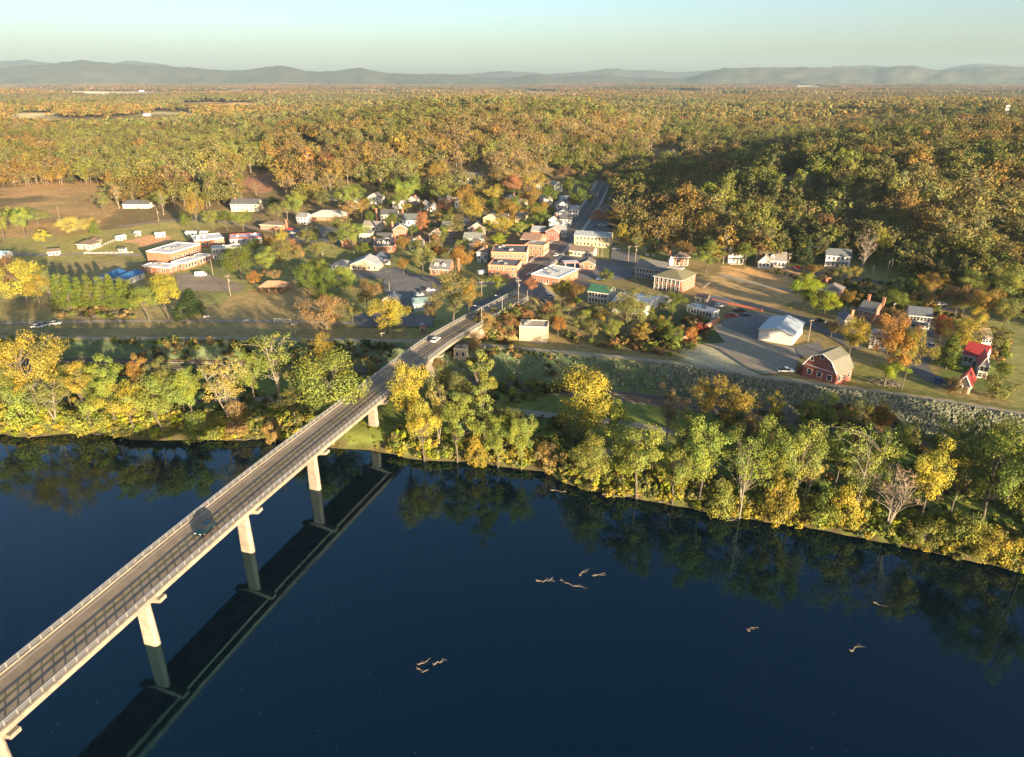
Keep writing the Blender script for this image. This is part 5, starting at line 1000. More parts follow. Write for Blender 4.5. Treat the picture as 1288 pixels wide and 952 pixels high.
     (905,330,306,16,'round','green','green tree left of the turreted house'), (865,328,306,20,'round','dull','dull tree behind the small red brick house'), (838,330,302,22,'round','rust','dark red tree behind the long two storey building'), (880,420,404,14,'bush','red','small red shrub at the brick wall'), (868,428,408,18,'bush','orange','orange brown shrub patch at the levee'), (850,428,410,18,'bush','rust','rusty shrubs at the levee'), (640,426,398,26,'bush','rust','rusty brush on the slope beside the bridge end'), (610,418,392,24,'bush','tan','tan brush under the bridge end'), (596,440,418,22,'bush','tan','tan brush around the concrete shed'), (660,412,388,24,'bush','rust','rust brown brush above the beige block'), (690,398,378,20,'bush','salmon','pinkish brush below the crossing'), (545,470,440,24,'bush','dull','dull brush on the levee under the bridge'),
    ]
    for (x, y, tp, w_, k, c, l) in town:
        nm = 'evergreen_tree' if k == 'cone' else 'shrub' if k == 'bush' else 'town_tree'
        t(x, y, tp, w_, k, c, l, nm, None, 'shrub' if k == 'bush' else 'tree')
    fr = random.Random(5); FK = [('round', 'olive'), ('round', 'yg'), ('round', 'bronze'), ('round', 'green'), ('tall', 'olive'), ('round', 'gold'), ('dome', 'green'), ('round', 'tan')]
    FN = dict(olive='olive', yg='yellow green', bronze='bronze', green='green', gold='golden', tan='tan')
    for (x, y, wp, ref) in [(425, 262, 22, 'left of the steep gabled house'), (350, 280, 18, 'behind the tan brick house'), (372, 270, 20, 'above the brick hall'), (455, 274, 24, 'above the small half hidden house'), (440, 282, 22, 'right of the brick hall'), (466, 284, 16, 'left of the big cream house'), (518, 300, 18, 'right of the tall red brick house'), (524, 318, 16, 'below the long dark roofed house'), (508, 322, 18, 'right of the dormered brick house'), (458, 322, 18, 'left of the dormered brick house'), (560, 300, 18, 'on the lawn above the white panel fence'), (546, 300, 14, 'below the pink red tree'), (568, 288, 18, 'right of the tall salmon tree'), (614, 296, 18, 'below the yellow cottage'), (620, 276, 20, 'beside the yellow cottage'), (590, 262, 22, 'below the large gabled house'), (548, 258, 20, 'under the cream house on the slope'), (536, 254, 18, 'left below the cream house on the slope'), (500, 246, 22, 'above the long dark roofed house'), (520, 250, 22, 'between the slope houses'), (650, 270, 22, 'beside the hidden cream houses'), (676, 282, 20, 'behind the brick row'), (684, 272, 18, 'at the shaded white houses'), (640, 272, 18, 'above the yellow tree'), (424, 296, 20, 'below the brick hall'), (380, 306, 16, 'in the middle parking yard'), (356, 318, 22, 'behind the school trees'), (376, 336, 22, 'behind the green domes'), (340, 322, 22, 'between school block and yard'), (720, 262, 18, 'at the bend of the shaded street'), (742, 262, 14, 'behind the brick church'), (782, 316, 24, 'at the wood edge beside the yard'), (800, 322, 24, 'at the wood edge behind the long building'), (820, 324, 22, 'at the wood edge left of the small red brick house'), (560, 366, 20, 'above the teal shed yard'), (508, 346, 18, 'left of the large olive tree'), (586, 372, 20, 'beside the street left of the bridge end'), (1140, 385, 24, 'in the hollow under the hillside'), (1165, 392, 22, 'above the white porch house'), (1225, 420, 24, 'behind the red roofed houses'), (1250, 446, 26, 'right of the long dark red roof'), (1060, 392, 18, 'left of the narrow brick house'), (1078, 440, 22, 'behind the golden barn tree'), (650, 405, 16, 'on the slope beside the bridge end'), (735, 412, 22, 'between the broad olive tree and the levee path'), (830, 425, 20, 'at the levee below the lawn'), (758, 412, 22, 'left of the large olive gold tree')]:
        k, c = fr.choice(FK); t(x, y, y - wp * fr.uniform(.95, 1.5), wp, k, c, '%s garden tree %s' % (FN[c], ref), 'garden_tree')
    ft = np.array(FOOT); rd = np.array(ROADC); g2 = random.Random(19); done = []
    for poly, n, where in (([(430, 246), (560, 238), (650, 262), (655, 300), (610, 340), (500, 335), (430, 300)], 22, 'among the houses left of the main street'), ([(330, 300), (440, 296), (460, 400), (380, 398), (300, 350)], 10, 'around the yards right of the school'), ([(700, 372), (760, 384), (830, 410), (860, 440), (720, 430)], 9, 'between the white hall and the levee'), ([(1050, 350), (1180, 372), (1250, 430), (1180, 440), (1060, 400)], 11, 'in the hollow and hedges at the right'), ([(640, 232), (700, 216), (700, 290), (650, 290)], 8, 'beside the shaded row of white houses')):
        xs = [p[0] for p in poly]; ys = [p[1] for p in poly]; c_ = 0; tries = 0
        while c_ < n and tries < 400:
            tries += 1; a, b = g2.uniform(min(xs), max(xs)), g2.uniform(min(ys), max(ys))
            if not inpoly(poly, np.array([a]), np.array([b]))[0]: continue
            p = G(a, b)
            if (np.hypot(ft[:, 0] - p[0], ft[:, 1] - p[1]) < ft[:, 2] + 3.5).any() or (np.hypot(rd[:, 0] - p[0], rd[:, 1] - p[1]) < rd[:, 2] + 2.5).any() or any(math.hypot(q[0] - p[0], q[1] - p[1]) < 6 for q in done): continue
            k, c = g2.choice(FK); w_ = g2.uniform(6, 10); place_tree('garden_tree', p[0], p[1], p[2] - .1, k, w_ * g2.uniform(.9, 1.3), w_, LC[c], '%s garden tree %s' % (FN[c], where), 'tree', 'garden trees %s' % where); done.append(p); c_ += 1
    for i, x in enumerate((78, 91, 104, 117, 131, 144, 157, 167)):
        t(x, 388 + (i % 2), 343 + (i * 7 % 5) + (4 if i > 5 else 0), 24, 'cone', 'green', ['leftmost pine of the dense row before the blue roofs', 'second pine from the left in the dense row', 'third pine from the left in the dense row', 'fourth pine of the dense row, level with the first blue roof', 'fifth pine of the dense row', 'third pine from the right in the dense row', 'second pine from the right in the dense row', 'rightmost pine of the dense row, next to the yellow tree'][i], 'pine_tree', 'pines in the dense row beside the park')
plant_trees()

# ------------------------------------------------------------------ undergrowth, riprap, driftwood
BUSHES = bpy.data.collections.new('undergrowth_kinds')
for i in range(4):
    d, mb = make_tree(400 + i, 'bush', 2.6, 3.6, 12, 420, .26, .06); proto(BUSHES, 'under_%d' % i, joined('undergrowth', d, mb, BARK))
ROCKS = bpy.data.collections.new('rock_kinds')
def rock_mesh(seed, m):
    r = random.Random(seed); bm_ = MB(); t = (1 + 5 ** .5) / 2
    vs = [(-1,t,0),(1,t,0),(-1,-t,0),(1,-t,0),(0,-1,t),(0,1,t),(0,-1,-t),(0,1,-t),(t,0,-1),(t,0,1),(-t,0,-1),(-t,0,1)]
    fs = [(0,11,5),(0,5,1),(0,1,7),(0,7,10),(0,10,11),(1,5,9),(5,11,4),(11,10,2),(10,7,6),(7,1,8),(3,9,4),(3,4,2),(3,2,6),(3,6,8),(3,8,9),(4,9,5),(2,4,11),(6,2,10),(8,6,7),(9,8,1)]
    bm_.add([(x * .28 * r.uniform(.75, 1.3), y * .28 * r.uniform(.75, 1.3), z * .22 * r.uniform(.7, 1.3)) for x, y, z in vs], fs); return bm_.mesh('stone', m)
for i in range(5): proto(ROCKS, 'rock_%d' % i, rock_mesh(i, [paint((.17, .18, .12), .95, .3, 2), paint((.11, .13, .085), .95, .3, 2), paint((.24, .235, .17), .95, .3, 2)][i % 3]))
def ground_cover():
    rng = np.random.default_rng(77)
    def put(name, X, Y, coll, nk, s0, s1, cols, label, cat, dz=-.1):
        n = len(X); Z = hg(X, Y) + dz; s = rng.uniform(s0, s1, n); c = np.array([LC[k] for k in cols])[rng.integers(0, len(cols), n)] * rng.uniform(.75, 1.2, (n, 1))
        rot = np.stack([np.zeros(n)] * 2 + [rng.uniform(0, 6.28, n)], -1)
        if coll is ROCKS: rot[:, 0] = rng.uniform(0, 6.28, n); rot[:, 1] = rng.uniform(0, 6.28, n)
        o = scatter(name, np.stack([X, Y, Z], -1), rng.integers(0, nk, n), rot, np.stack([s * rng.uniform(.8, 1.3, n), s, s * rng.uniform(.7, 1.15, n)], -1), np.concatenate([c, np.ones((n, 1))], 1), coll); tag(o, label, cat)
    # along the waterline
    def line(n, lo, hi): X = rng.uniform(-200, 150, n); return X, np.interp(X, SHX, SHY) + rng.uniform(lo, hi, n)
    def under_bridge(X, Y): d, _ = polydist(BR, X, Y); return d < 9
    X, Y = line(2100, -.4, 9); k = ~under_bridge(X, Y); put('undergrowth', X[k], Y[k], BUSHES, 4, .5, 1.25, ('yg', 'lime', 'yellow', 'olive', 'olive', 'gold'), 'low yellow green undergrowth along the waterline', 'undergrowth')
    X, Y = line(900, .1, 14); u = under_bridge(X, Y); keep = ~(vnoise(X, Y, 22, 51) < .35) | u; put('bank_grass', X[keep], Y[keep], BUSHES, 4, .16, .32, ('lime', 'yg', 'lime'), 'tufts of bright grass on the riverbank', 'grass')
    X = rng.uniform(-210, 150, 1300); ys, yl = np.interp(X, SHX, SHY), np.interp(X, LVX, LVY); Y = ys + 6 + (yl - ys - 24) * rng.uniform(0, 1, 1300); k = (vnoise(X, Y, 25, 52) > .46) & ~under_bridge(X, Y)
    px, py, _ = proj(X, Y, hg(X, Y)); k &= ~inpoly([(0, 495), (60, 495), (60, 530), (0, 530)], px, py) & ~inpoly([(400, 500), (520, 480), (520, 560), (400, 560)], px, py)
    put('thicket', X[k], Y[k], BUSHES, 4, .5, 1.2, ('olive', 'green', 'dgreen', 'yg', 'dull'), 'dark thicket under the riverbank trees', 'undergrowth')
    # shrubs on the levee face, left part
    X = rng.uniform(-210, 20, 520); Y = np.interp(X, LVX, LVY) - rng.uniform(2.5, 13, 520); k = vnoise(X, Y, 12, 53) > .42; put('levee_scrub', X[k], Y[k], BUSHES, 4, .35, .95, ('tan', 'olive', 'dull', 'green', 'dgreen'), 'scrub growing on the river side of the levee', 'scrub')
    X = rng.uniform(88, 135, 170); Y = np.interp(X, LVX, LVY) - rng.uniform(10, 15, 170); k = (X > 92) & (X < 118); put('levee_scrub', X[k], Y[k], BUSHES, 4, .5, 1.0, ('dull', 'bronze', 'rust'), 'brown bushes at the foot of the stone levee', 'scrub')
    # stones of the levee
    n = 26000; X = rng.uniform(-60, 170, n); dl = rng.uniform(2.2, 15, n); Y = np.interp(X, LVX, LVY) - dl; k = rng.uniform(0, 1, n) < np.clip((X - 45) / 70, .03, 1); X, Y = X[k], Y[k]
    put('levee_stones', X, Y, ROCKS, 5, .6, 1.5, ('tan',), 'grey stones covering the river side of the levee', 'stones', 0)
    # brush on the dry slopes near the crossing and between town gardens
    pts = []
    for poly, n in (([(598, 400), (640, 385), (700, 395), (690, 410), (650, 410), (640, 436), (600, 428)], 90), ([(830, 410), (880, 400), (900, 415), (870, 440), (800, 440), (790, 425)], 110), ([(60, 385), (175, 388), (170, 402), (70, 400)], 30), ([(700, 405), (800, 425), (850, 450), (720, 436)], 40), ([(960, 340), (1100, 350), (1150, 400), (1060, 390), (1000, 375)], 70), ([(1060, 350), (1190, 372), (1180, 400), (1130, 405), (1060, 380)], 120), ([(1180, 395), (1269, 415), (1269, 470), (1230, 440)], 70), ([(640, 262), (700, 240), (710, 290), (650, 300)], 60), ([(560, 255), (640, 265), (610, 300), (560, 290)], 40), ([(430, 240), (560, 240), (540, 280), (430, 285)], 60)):
        xs = [p[0] for p in poly]; ys = [p[1] for p in poly]; c = 0
        while c < n:
            a, b = rng.uniform(min(xs), max(xs)), rng.uniform(min(ys), max(ys))
            if inpoly(poly, np.array([a]), np.array([b]))[0]: pts.append(G(a, b)[:2]); c += 1
    pts = np.array(pts); put('garden_brush', pts[:, 0], pts[:, 1], BUSHES, 4, .5, 1.3, ('olive', 'dull', 'tan', 'green', 'rust', 'yg'), 'brush and hedges between the gardens', 'brush')
ground_cover()
WOOD = paint((.17, .145, .12), .9, .3, 2)
_q = MB(); _q.add([(-.1, -.05, 0), (.1, -.07, 0), (.12, .06, 0), (-.08, .07, 0)], [[0, 1, 2, 3]])
LEAFC = bpy.data.collections.new('floating_leaf_kinds'); proto(LEAFC, 'leaf_0', _q.mesh('leaf', paint((.16, .14, .10), .8, .2)))
def floating_leaves():
    rng = np.random.default_rng(8); n = 900; X = rng.uniform(-140, 140, n); Y = rng.uniform(70, 185, n); k = (vnoise(X, Y, 18, 61) > .55) & (Y < np.interp(X, SHX, SHY) - 3); X, Y = X[k], Y[k]; n = len(X); s = rng.uniform(.4, 1.1, n)
    o = scatter('floating_leaves', np.stack([X, Y, np.full(n, .02)], -1), np.zeros(n, int), np.stack([np.zeros(n)] * 2 + [rng.uniform(0, 6.28, n)], -1), np.stack([s, s, s], -1), np.ones((n, 4)), LEAFC); tag(o, 'specks of fallen leaves drifting on the river', 'leaves')
floating_leaves()
def driftwood(px, py, L_, ang, label, n=3):
    L_ *= .75; x, y = P(px, py, .05); e = MB(); r = random.Random(int(px * 7 + py)); p = Vector((-L_ / 2, 0, .1)); d = Vector((1, 0, 0)); rad = .16
    for i in range(6):
        q = p + Vector((L_ / 6, r.uniform(-.5, .5), r.uniform(-.12, .16))); e.tube(p, q, rad, rad * .8, 7); rad *= .82
        if i > 1 and i < n + 2: e.tube(q, q + Vector((r.uniform(.3, 1.6), r.uniform(-.7, .7), r.uniform(.0, .35))), rad * .6, .04, 5)
        p = q
    for i in range(5): a = r.uniform(0, 6.28); e.tube((-L_ / 2, 0, .2), (-L_ / 2 - .35, math.cos(a) * .45, .1 + abs(math.sin(a)) * .3), .08, .03, 5)
    o = e.build('driftwood_log', WOOD, None, (x, y, .05), ang); tag(o, label, 'driftwood', 'driftwood in and along the river')
for a in [(686, 731, 4.5, 0, 'pale stump floating left of the long curved log'), (722, 736, 7.5, -.5, 'long dark curved log in the middle of the river'), (753, 724, 3, .2, 'forked log piece right of the long curved log'), (732, 724, .9, 0, 'tiny branch tip above the curved log'), (553, 834, 2.6, .4, 'rounded log nearest the camera in the river'), (528, 833, 1.6, 1.2, 'small twig pile left of the rounded log'), (529, 841, 1.1, .2, 'bright tiny snag below the twig pile'), (1077, 818, 3, .1, 'pale snag in the lower right water'), (944, 793, 1.2, .1, 'small floating branch in the lower middle right'), (1105, 761, 1.8, -.6, 'small snag below the bank reflection on the right'),
          (703, 617, 5, 0, 'pale log lying in the small bay'), (770, 624, 6, -.3, 'log pointing out of the bank right of the bay'), (795, 624, 12, .0, 'long pale trunk lying along the right bank'), (838, 634, 5, -.5, 'branching log in the water at the right bank'), (922, 653, 3, 0, 'thin log in the water, right of the branching log'), (50, 549, 9, .1, 'pale logs stranded at the left bank'), (62, 544, 8, .35, 'second pale log crossing the stranded logs at the left bank'), (10, 543, 6, -.1, 'log on the mud at the far left bank'), (135, 547, 10, -.05, 'curved white log lying in the shallow at the left bank'), (312, 553, 9, .05, 'brown logs at the left bank right of the sycamore'), (1011, 600, 3, 1.2, 'pale broken trunk on the lawn of the right bank')]: driftwood(*a)
for a in [(1233, 684, 5, 1.1, 'pair of leaning pale trunks under the right edge tree')]: driftwood(*a)

# ------------------------------------------------------------------ poles, lamps, vehicles and small structures
POLE = paint((.28, .23, .18), .9, .25, 2)
def utility_pole(bx, by, h, label, arms=1, rz=.3, tr=False):
    p = G(bx, by); e = empty('utility_pole', p, rz, label, 'utility pole', 'utility poles'); m = MB(); m.tube((0, 0, -.5), (0, 0, h), .17, .11, 8); m.build('pole', POLE, e)
    for i in range(arms):
        z = h - .5 - i * 1.3; c = MB(); c.box((0, -.16, z), (2.4, .12, .14)); cr = c.build('crossarm', POLE, e)
        for x in (-1.05, -.4, .4, 1.05): q = MB(); q.tube((x, -.16, z + .07), (x, -.16, z + .28), .06, .05, 6); q.build('insulator', WHITE, cr)
    if tr: q = MB(); q.tube((.38, 0, h - 3), (.38, 0, h - 2), .26, .26, 8); q.build('transformer', STEEL, e)
    return (p[0], p[1], p[2] + h - .2)
UP = [(652, 383, 11, 'utility pole right of the bridge end crossing', 1), (606, 380, 10, 'utility pole left of the bridge end', 1), (490, 366, 10, 'utility pole in the shaded yard', 1), (290, 372, 10, 'utility pole at the corner of the school parking lot', 1), (268, 346, 9, 'utility pole beside the white van at the school', 0), (790, 330, 9, 'left one of two poles with a box on a frame behind the long building', 1), (799, 329, 9, 'right one of two poles behind the long building', 1),
      (752, 323, 10, 'pole in front of the pale yellow building', 0), (757, 323, 10, 'second pole in front of the pale yellow building', 0), (990, 342, 10, 'utility pole right of the white house with the brick chimney', 1), (1016, 430, 9, 'thin pole beside the silver warehouse', 1), (1118, 414, 11, 'pole standing in the large orange tree', 1), (200, 279, 9, 'tall pale pole on the park lawn', 0), (75, 276, 9, 'pole on the edge of the brown field', 0), (1114, 352, 10, 'leaning pole right of the bright yellow tree', 0), (1118, 350, 10, 'second leaning pole right of the bright yellow tree', 0), (1096, 350, 7, 'short pole on the dark lawn', 0), (411, 362, 8, 'pole left of the small grey pavilion', 1), (362, 278, 9, 'pole in front of the large yellow green tree', 1), (372, 424, 6, 'pole at the levee below the soccer goal', 1), (481, 437, 6, 'pole on the levee left of the bridge', 1), (754, 545, 9, 'leaning thin pole on the right riverbank', 0), (663, 388, 8, 'short pole below the crossing', 0), (955, 308, 8, 'pole at the wood behind the turreted house', 1), (376, 388, 6, 'pole behind the golden tan dome tree', 0)]
tops = [utility_pole(a, b, h, l, k, .3 + .2 * (i % 3), i % 3 == 0) for i, (a, b, h, l, k) in enumerate(UP)]
def bridge_lamp(px, py, z, h, label, side):
    x, y = P(px, py, z); e = empty('street_lamp', (x, y, z), 0, label, 'street lamp', 'street lamps along the bridge'); m = MB(); m.tube((0, 0, -.3 if z > 12 else -3), (0, 0, h), .12, .07, 8); m.build('lamp_post', STEEL, e)
    a = MB(); a.tube((0, 0, h), (side * 2.6, .8, h + .45), .05, .04, 6); a.build('lamp_arm', STEEL, e); q = MB(); q.box((side * 2.8, .86, h + .42), (.8, .3, .14), .3); q.build('lamp_head', WHITE, e)
def LP(k, s):   # point on the bridge side
    c = resample(BR[:7], 2.0); i = int(np.argmin(abs(c[:, 1] - k))); o = offs(c, s * 5.2)[i]; return o[0], o[1]
for yk, s, lab in ((272, 1, 'bridge lamp on the right railing nearest the crossing'), (256, 1, 'bridge lamp at the right railing beside the rusty brush')):
    x, y = LP(yk, s); z = float(brz(yk)) - .3; e = empty('street_lamp', (x, y, z), 0, lab, 'street lamp', 'street lamps along the bridge'); m = MB(); m.tube((0, 0, -.2), (0, 0, 7.4), .12, .07, 8); m.build('lamp_post', STEEL, e)
    a = MB(); a.tube((0, 0, 7.4), (-s * 2.4, s * .7, 7.8), .05, .04, 6); a.build('lamp_arm', STEEL, e); q = MB(); q.box((-s * 2.6, s * .76, 7.78), (.8, .3, .14), 0); q.build('lamp_head', WHITE, e)
def wheel(e, x, y, r=.34):
    m = MB(); m.tube((x, y - .11, r), (x, y + .11, r), r, r, 12); w_ = m.build('wheel', paint((.02, .02, .02), .8, .1), e); m = MB(); m.tube((x, y - .12, r), (x, y + .12, r), r * .55, r * .55, 8); m.build('rim', STEEL, w_)
def car(p, rz, col, label, kind='car', group=None):
    e = empty({'car': 'parked_car', 'van': 'van', 'pickup': 'pickup_truck'}[kind], p, rz, label, {'car': 'car', 'van': 'van', 'pickup': 'pickup truck'}[kind], group or ('vehicles parked in the town' if p[2] < 12 else None))
    L_, W, H = {'car': (4.6, 1.8, 1.5), 'van': (5.6, 2.1, 2.3), 'pickup': (5.6, 1.95, 1.8)}[kind]; pm = paint(col, .25, .05, 2, 0, .6); x0, x1 = -L_ / 2, L_ / 2
    prof = {'car': [(x0, .35), (x0, .85), (x0 + .25, .95), (x1 - 1.25, .95), (x1 - .1, .78), (x1, .35)], 'van': [(x0, .4), (x0, H), (x1 - 1.4, H), (x1 - .8, 1.25), (x1, 1.0), (x1, .4)], 'pickup': [(x0, .5), (x0, 1.05), (x0 + 2.1, 1.05), (x1 - 1.5, 1.05), (x1 - .05, .95), (x1, .5)]}[kind]
    m = MB(); m.prism(prof, -W / 2, W / 2); body = m.build('body', pm, e)
    cab = {'car': [(x0 + .35, .95), (x0 + .85, 1.42), (x1 - 2.15, 1.48), (x1 - 1.3, .95)], 'van': [(x1 - 1.38, 2.2), (x1 - 1.38, 1.35), (x1 - .86, 1.35)], 'pickup': [(x0 + 2.15, 1.05), (x0 + 2.3, 1.75), (x1 - 2.1, 1.75), (x1 - 1.5, 1.05)]}[kind]
    m = MB(); g = .02 if kind != 'van' else .0; m.prism(cab, -W / 2 + .12 - g, W / 2 - .12 + g); m.build('windows', GLASS, e)
    if kind != 'van':
        m = MB(); a, b = cab[1], cab[2]; m.box(((a[0] + b[0]) / 2, 0, b[1] + .02), (b[0] - a[0], W - .3, .08)); m.build('roof', pm, e)
    if kind == 'pickup': m = MB(); m.box((x0 + 1.05, 0, 1.06), (1.9, W - .3, .04)); m.build('load_bed', paint((.05, .05, .05), .8, .1), e)
    for x in (x0 + .85, x1 - .85):
        for y in (-W / 2 + .08, W / 2 - .08): wheel(e, x, y)
    for y in (-W / 2 + .3, W / 2 - .3):
        m = MB(); m.box((x1 - .02, y, .72), (.08, .3, .16)); m.build('headlight', WHITE, e); m = MB(); m.box((x0 - .02, y, .78), (.06, .26, .16)); m.build('tail_light', paint((.4, .02, .02), .4, .05), e)
    return e
def deck_point(px, py): x, y = P(px, py, 14.0); return (x, y, float(brz(y)) + .02)
A_BR = math.atan2(.95, .32)
car(deck_point(548, 429), A_BR, (.75, .75, .74), 'white car driving over the bridge above the levee', 'car', None); car(deck_point(259, 668), A_BR - math.pi, (.008, .03, .042), 'dark teal car on the bridge over the river', 'car', None).scale = (1.0, 1.05, 1.15)
WC, BK, RD, BL, SV = (.72, .72, .70), (.03, .03, .035), (.42, .03, .03), (.05, .12, .3), (.4, .42, .44)
CARS = [(253, 347, .2, WC, 'white van parked at the school parking lot', 'van'), (70, 408, .1, WC, 'white car at the left end of the levee yard', 'car'), (56, 410, .2, SV, 'silver car parked below the pine row', 'car'), (48, 412, .1, WC, 'second white car in the yard above the tall golden tree', 'car'), (988, 468, .0, WC, 'white pickup truck beside the red barn', 'pickup'), (920, 399, .1, RD, 'red pickup in the yard left of the silver warehouse', 'pickup'), (930, 392, .2, BK, 'black pickup behind the red pickup', 'pickup'), (938, 398, .3, BK, 'black vehicle beside the black pickup', 'car'), (1002, 338, .2, RD, 'red car beside the cedar', 'car'), (1032, 405, 0, BK, 'black car behind the silver warehouse', 'car'), (692, 374, .1, SV, 'pale blue car on the lot under the white flat roof', 'car'), (668, 347, .1, WC, 'white car on the street at the corner store', 'car'), (607, 345, .6, WC, 'white car left of the corner store', 'van'), (700, 322, 1.0, WC, 'small white car on the main street', 'car'),
        (744, 272, 1.0, SV, 'silver car beside the brick church', 'car'), (757, 284, .1, WC, 'white car on the shaded lot in front of the church', 'car'), (748, 286, .1, BL, 'blue car on the shaded lot in front of the church', 'car'), (766, 286, .1, BK, 'dark car on the shaded lot in front of the church', 'car'), (775, 314, -.6, SV, 'grey car right of the pale yellow building', 'car'), (338, 300, .1, SV, 'silver car at the tan brick house', 'car'), (345, 303, .1, BL, 'blue car at the tan brick house', 'car'), (352, 301, .1, WC, 'white car at the tan brick house', 'car'), (360, 305, .1, BK, 'dark car right of the tan brick house', 'car'), (368, 294, .1, SV, 'silver car in the middle parking yard', 'car'), (378, 298, .1, WC, 'white car in the middle parking yard', 'car'), (366, 289, .1, RD, 'red car in the middle parking yard', 'car'), (387, 292, .1, SV, 'grey car in the middle parking yard', 'car'),
        (534, 368, .3, BK, 'dark car above the teal shed', 'car'), (541, 366, .3, WC, 'white car above the teal shed', 'car'), (527, 372, .3, SV, 'silver car above the teal shed', 'car'), (755, 352, .1, BL, 'blue car by the bush between the yards', 'car'), (745, 398, .2, WC, 'white car under the large olive gold tree', 'car'), (738, 400, .2, SV, 'silver car under the large olive gold tree', 'car'), (1170, 436, 1.3, SV, 'silver car on the dark drive right of the orange tree', 'car'), (1180, 480, .8, BL, 'blue car near the small red roof', 'car'), (1183, 384, .0, WC, 'white car high on the lane under the hedgerow', 'car'), (815, 336, 0, BK, 'dark car behind the long building', 'car'), (716, 283, 1.0, WC, 'white car at the kerb of the shaded street', 'car'), (723, 292, 1.0, BK, 'dark car at the kerb of the shaded street', 'car'), (905, 386, .1, SV, 'silver car above the brick wall', 'car'), (870, 412, .3, BK, 'black car beside the brick wall', 'car')]
for (x, y, a, c, l, k) in CARS: car(G(x, y), a, c, l, k)
def small_things():
    # gas station canopy
    p = G(717, 340); e = empty('fuel_canopy', p, .15, 'red and white fuel station canopy beside the street', 'canopy'); m = MB(); m.box((0, 0, 4.7), (8, 5, .5)); m.build('canopy_roof', WHITE, e); m = MB()
    for (x, y, a, b) in ((0, -2.53, 8.1, .06), (0, 2.53, 8.1, .06), (-4.03, 0, .06, 5), (4.03, 0, .06, 5)): m.box((x, y, 4.7), (a, b, .36))
    m.build('red_band', paint((.6, .03, .03), .5, .1), e)
    for x in (-2.5, 2.5): m = MB(); m.box((x, 0, 2), (.3, .3, 4.9)); m.build('support_post', STEEL, e)
    for x in (-2.5, 2.5): m = MB(); m.box((x, 0, .8), (.9, .5, 1.5)); m.build('fuel_pump', WHITE, tag(empty('fuel_pump', (p[0] + x * 1, p[1] - 1.2, p[2]), 0), ('left' if x < 0 else 'right') + ' fuel pump under the red banded canopy', 'fuel pump', 'fuel pumps'))
    # picnic pavilion
    p = G(346, 366); e = empty('picnic_pavilion', p, 0, 'open picnic pavilion with orange tan hip roof beside the small orange tree', 'pavilion'); m = MB(); m.add([(-6.5, -4, 3), (6.5, -4, 3), (6.5, 4, 3), (-6.5, 4, 3), (-6.5, -4, 3.2), (6.5, -4, 3.2), (6.5, 4, 3.2), (-6.5, 4, 3.2), (-3, 0, 5.2), (3, 0, 5.2)], [[3, 2, 1, 0], [0, 1, 5, 4], [1, 2, 6, 5], [2, 3, 7, 6], [3, 0, 4, 7], [4, 5, 9, 8], [5, 6, 9], [6, 7, 8, 9], [7, 4, 8]]); m.build('roof', roofmat((.42, .26, .16)), e)
    for x in (-5.5, -1.8, 1.8, 5.5):
        for y in (-3.3, 3.3): m = MB(); m.box((x, y, 1.3), (.28, .28, 3.4)); m.build('post', paint((.3, .12, .08)), e)
    for i, x in enumerate((-3, 0, 3)):
        m = MB(); m.box((x, 0, .75), (.8, 2, .08)); m.box((x - .7, 0, .45), (.3, 2, .06)); m.box((x + .7, 0, .45), (.3, 2, .06)); m.box((x, 0, .36), (.9, .2, .72)); m.build('bench_table', paint((.4, .3, .2)), e)
    # soccer goal
    p = G(356, 408); e = empty('soccer_goal', p, -.12, 'white soccer goal on the shaded field', 'soccer goal'); m = MB()
    for x in (-3.6, 3.6): m = MB(); m.tube((x, 0, -.1), (x, 0, 2.4), .08, .08, 6); m.build('goal_post', WHITE, e); m = MB(); m.tube((x, 0, 2.4), (x, 1.8, .0), .05, .05, 6); m.build('goal_brace', WHITE, e)
    m = MB(); m.tube((-3.65, 0, 2.4), (3.65, 0, 2.4), .08, .08, 6); m.build('crossbar', WHITE, e); m = MB()
    for i in range(19): x = -3.6 + i * .4; m.tube((x, 0.03, 2.38), (x, 1.8, .02), .012, .012, 3)
    for i in range(7): t = i / 6; m.tube((-3.6, 1.8 * t, 2.38 - 2.36 * t), (3.6, 1.8 * t, 2.38 - 2.36 * t), .012, .012, 3)
    tag(m.build('net', WHITE, e), kind='stuff')
    for (x, y, l) in ((260, 400, 'small white bench left on the soccer field'), (310, 405, 'small white bench right on the soccer field')):
        p = G(x, y); e = empty('white_bench', p, .3, l, 'bench', 'white benches on the soccer field'); m = MB(); m.box((0, 0, .45), (2.2, .5, .08)); m.build('seat', WHITE, e); m = MB(); m.box((0, .25, .75), (2.2, .06, .5)); m.build('backrest', WHITE, e)
        for q in (-.9, .9): m = MB(); m.box((q, 0, .2), (.08, .45, .42)); m.build('leg', STEEL, e)
    # outfield fence and park fence
    def fence(name, px, h, m_, label, step=2.4, board=True):
        pts = [G(*q)[:2] for q in px]; c = resample(pts, step); z = hg(c[:, 0], c[:, 1]); e = empty(name, (c[0][0], c[0][1], 0), 0, label, 'fence'); o0 = (c[0][0], c[0][1], 0)
        for i in range(len(c)): m = MB(); m.box((c[i][0] - o0[0], c[i][1] - o0[1], z[i] + h / 2), (.12, .12, h + .2)); m.build('fence_post', m_, e)
        for zz in ((h * .95, h * .5) if board else (h,)): v, f = ribbon(c, -.04, .04, z + zz - .08, z + zz + .06); link('fence_rail', npmesh('fence_rail', v - np.array(o0), f, (m_,)), e)
    fence('outfield_fence', [(108, 319), (150, 301)], 1.3, WHITE, 'white outfield fence running up to the left dugout', 3); fence('outfield_fence', [(106, 320), (168, 319)], 1.2, WHITE, 'low white fence along the near side of the ball field', 3)
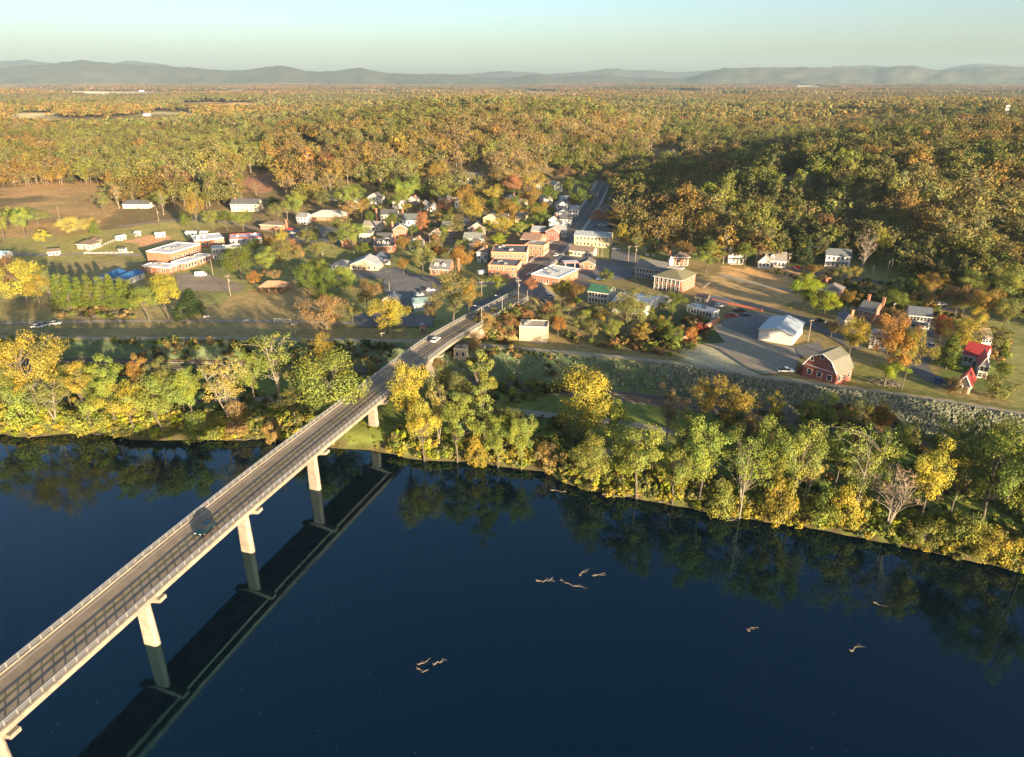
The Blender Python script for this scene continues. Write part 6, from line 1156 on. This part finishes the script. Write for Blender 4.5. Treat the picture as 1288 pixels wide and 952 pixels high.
    fence('garden_fence', [(565, 318), (577, 309)], 1.6, WHITE, 'white panel fence beside the orange brown tree', 1.5)
    # brick flood wall with slabs
    for (a, b_, l) in (((888, 416), (904, 404), 'orange brick wall section beside the yard'), ((858, 432), (870, 424), 'low brick wall piece near the levee')):
        p1, p2 = G(*a), G(*b_); L_ = math.hypot(p2[0] - p1[0], p2[1] - p1[1]); e = empty('brick_wall', p1, math.atan2(p2[1] - p1[1], p2[0] - p1[0]), l, 'wall'); m = MB(); m.box((L_ / 2, 0, 1.1), (L_, .5, 3)); m.build('wall_face', brickmat(SALMON), e); m = MB(); m.box((L_ / 2, 0, 2.68), (L_ + .2, .7, .16)); m.build('coping', CONC, e)
    # low red brick retaining wall on the slope
    pts = [G(*q)[:2] for q in [(896, 378), (920, 383), (945, 388), (960, 392)]]; c = resample(pts, 2); z = hg(c[:, 0], c[:, 1]); v, f = ribbon(c, -.2, .2, z - .3, z + .8); o = link('retaining_wall', npmesh('retaining_wall', v, f, (brickmat(RED),))); tag(o, 'low red retaining wall along the foot of the cleared slope', 'wall')
    # concrete stairs up to the mansion
    p = G(883, 362); e = empty('garden_stairs', p, -.9, 'pale stairs on the slope right of the brick mansion', 'stairs')
    for i in range(9): m = MB(); m.box((0, i * .6, .1 + i * .22), (1.6, .6, .3)); m.build('step', CONC, e)
    # tower at the far right
    p = G(1261, 158); m_ = mpp(p); h = 24 * m_; e = empty('radio_mast', p, .2, 'tall radio mast with white antenna panels above the forest at the right edge', 'radio mast')
    m = MB(); m.tube((0, 0, -1), (0, 0, h), .9 * m_, .4 * m_, 8); m.build('mast', paint((.6, .55, .45)), e)
    for z in (.62, .80, .96):
        m = MB(); m.tube((-2.4 * m_, 0, h * z), (2.4 * m_, 0, h * z), .25 * m_, .25 * m_, 6); pl = m.build('platform', STEEL, e)
        for x in (-2.2, -.8, .8, 2.2): m = MB(); m.box((x * m_, -.5 * m_, h * z), (.9 * m_, .3 * m_, 2.0 * m_)); m.build('antenna_panel', WHITE, pl)
    # yellow sign / marker by the warehouse
    p = G(993, 396); e = empty('yellow_marker', p, 0, 'tall yellow marker post behind the silver warehouse', 'marker'); m = MB(); m.box((0, 0, 1), (.15, .15, 2)); m.build('post', STEEL, e); m = MB(); m.box((0, 0, 2.6), (1.2, .5, 1.8)); m.build('board', paint((.7, .5, .05), .5, .1), e)
    # rubble piles
    for (x, y, l) in ((112, 400, 'heap of broken pale branches below the pine row'), (140, 397, 'long heap of pale timber under the pine row'), (1112, 483, 'heap of cut logs at the foot of the orange tree'), (728, 388, 'heap of building rubble beside the golden tree')):
        p = G(x, y); r = random.Random(x); m = MB()
        for i in range(46):
            a = r.uniform(0, 3.14); q = Vector((r.uniform(-4, 4), r.uniform(-2, 2), r.uniform(.1, .9))); d = Vector((math.cos(a), math.sin(a) * .6, r.uniform(-.1, .25))) * r.uniform(.8, 2.4); m.tube(q - d, q + d, .14, .08, 5)
        o = m.build('debris_heap', WOOD, None, p); tag(o, l, 'debris heap', None, 'stuff')
    # shed-like boat ramp hut on right bank
    p = G(762, 578); e = empty('river_kiosk', p, .3, 'small white boat hut between the trees of the right bank', 'hut'); m = MB(); m.box((0, 0, 1.1), (3, 2, 2.2)); m.build('wall', WHITE, e); m = MB(); slab(m, (-1.8, -1.3, 2.2), (1.8, -1.3, 2.2), (1.8, 1.3, 2.7), (-1.8, 1.3, 2.7), .12); m.build('roof', STEEL, e)
small_things()
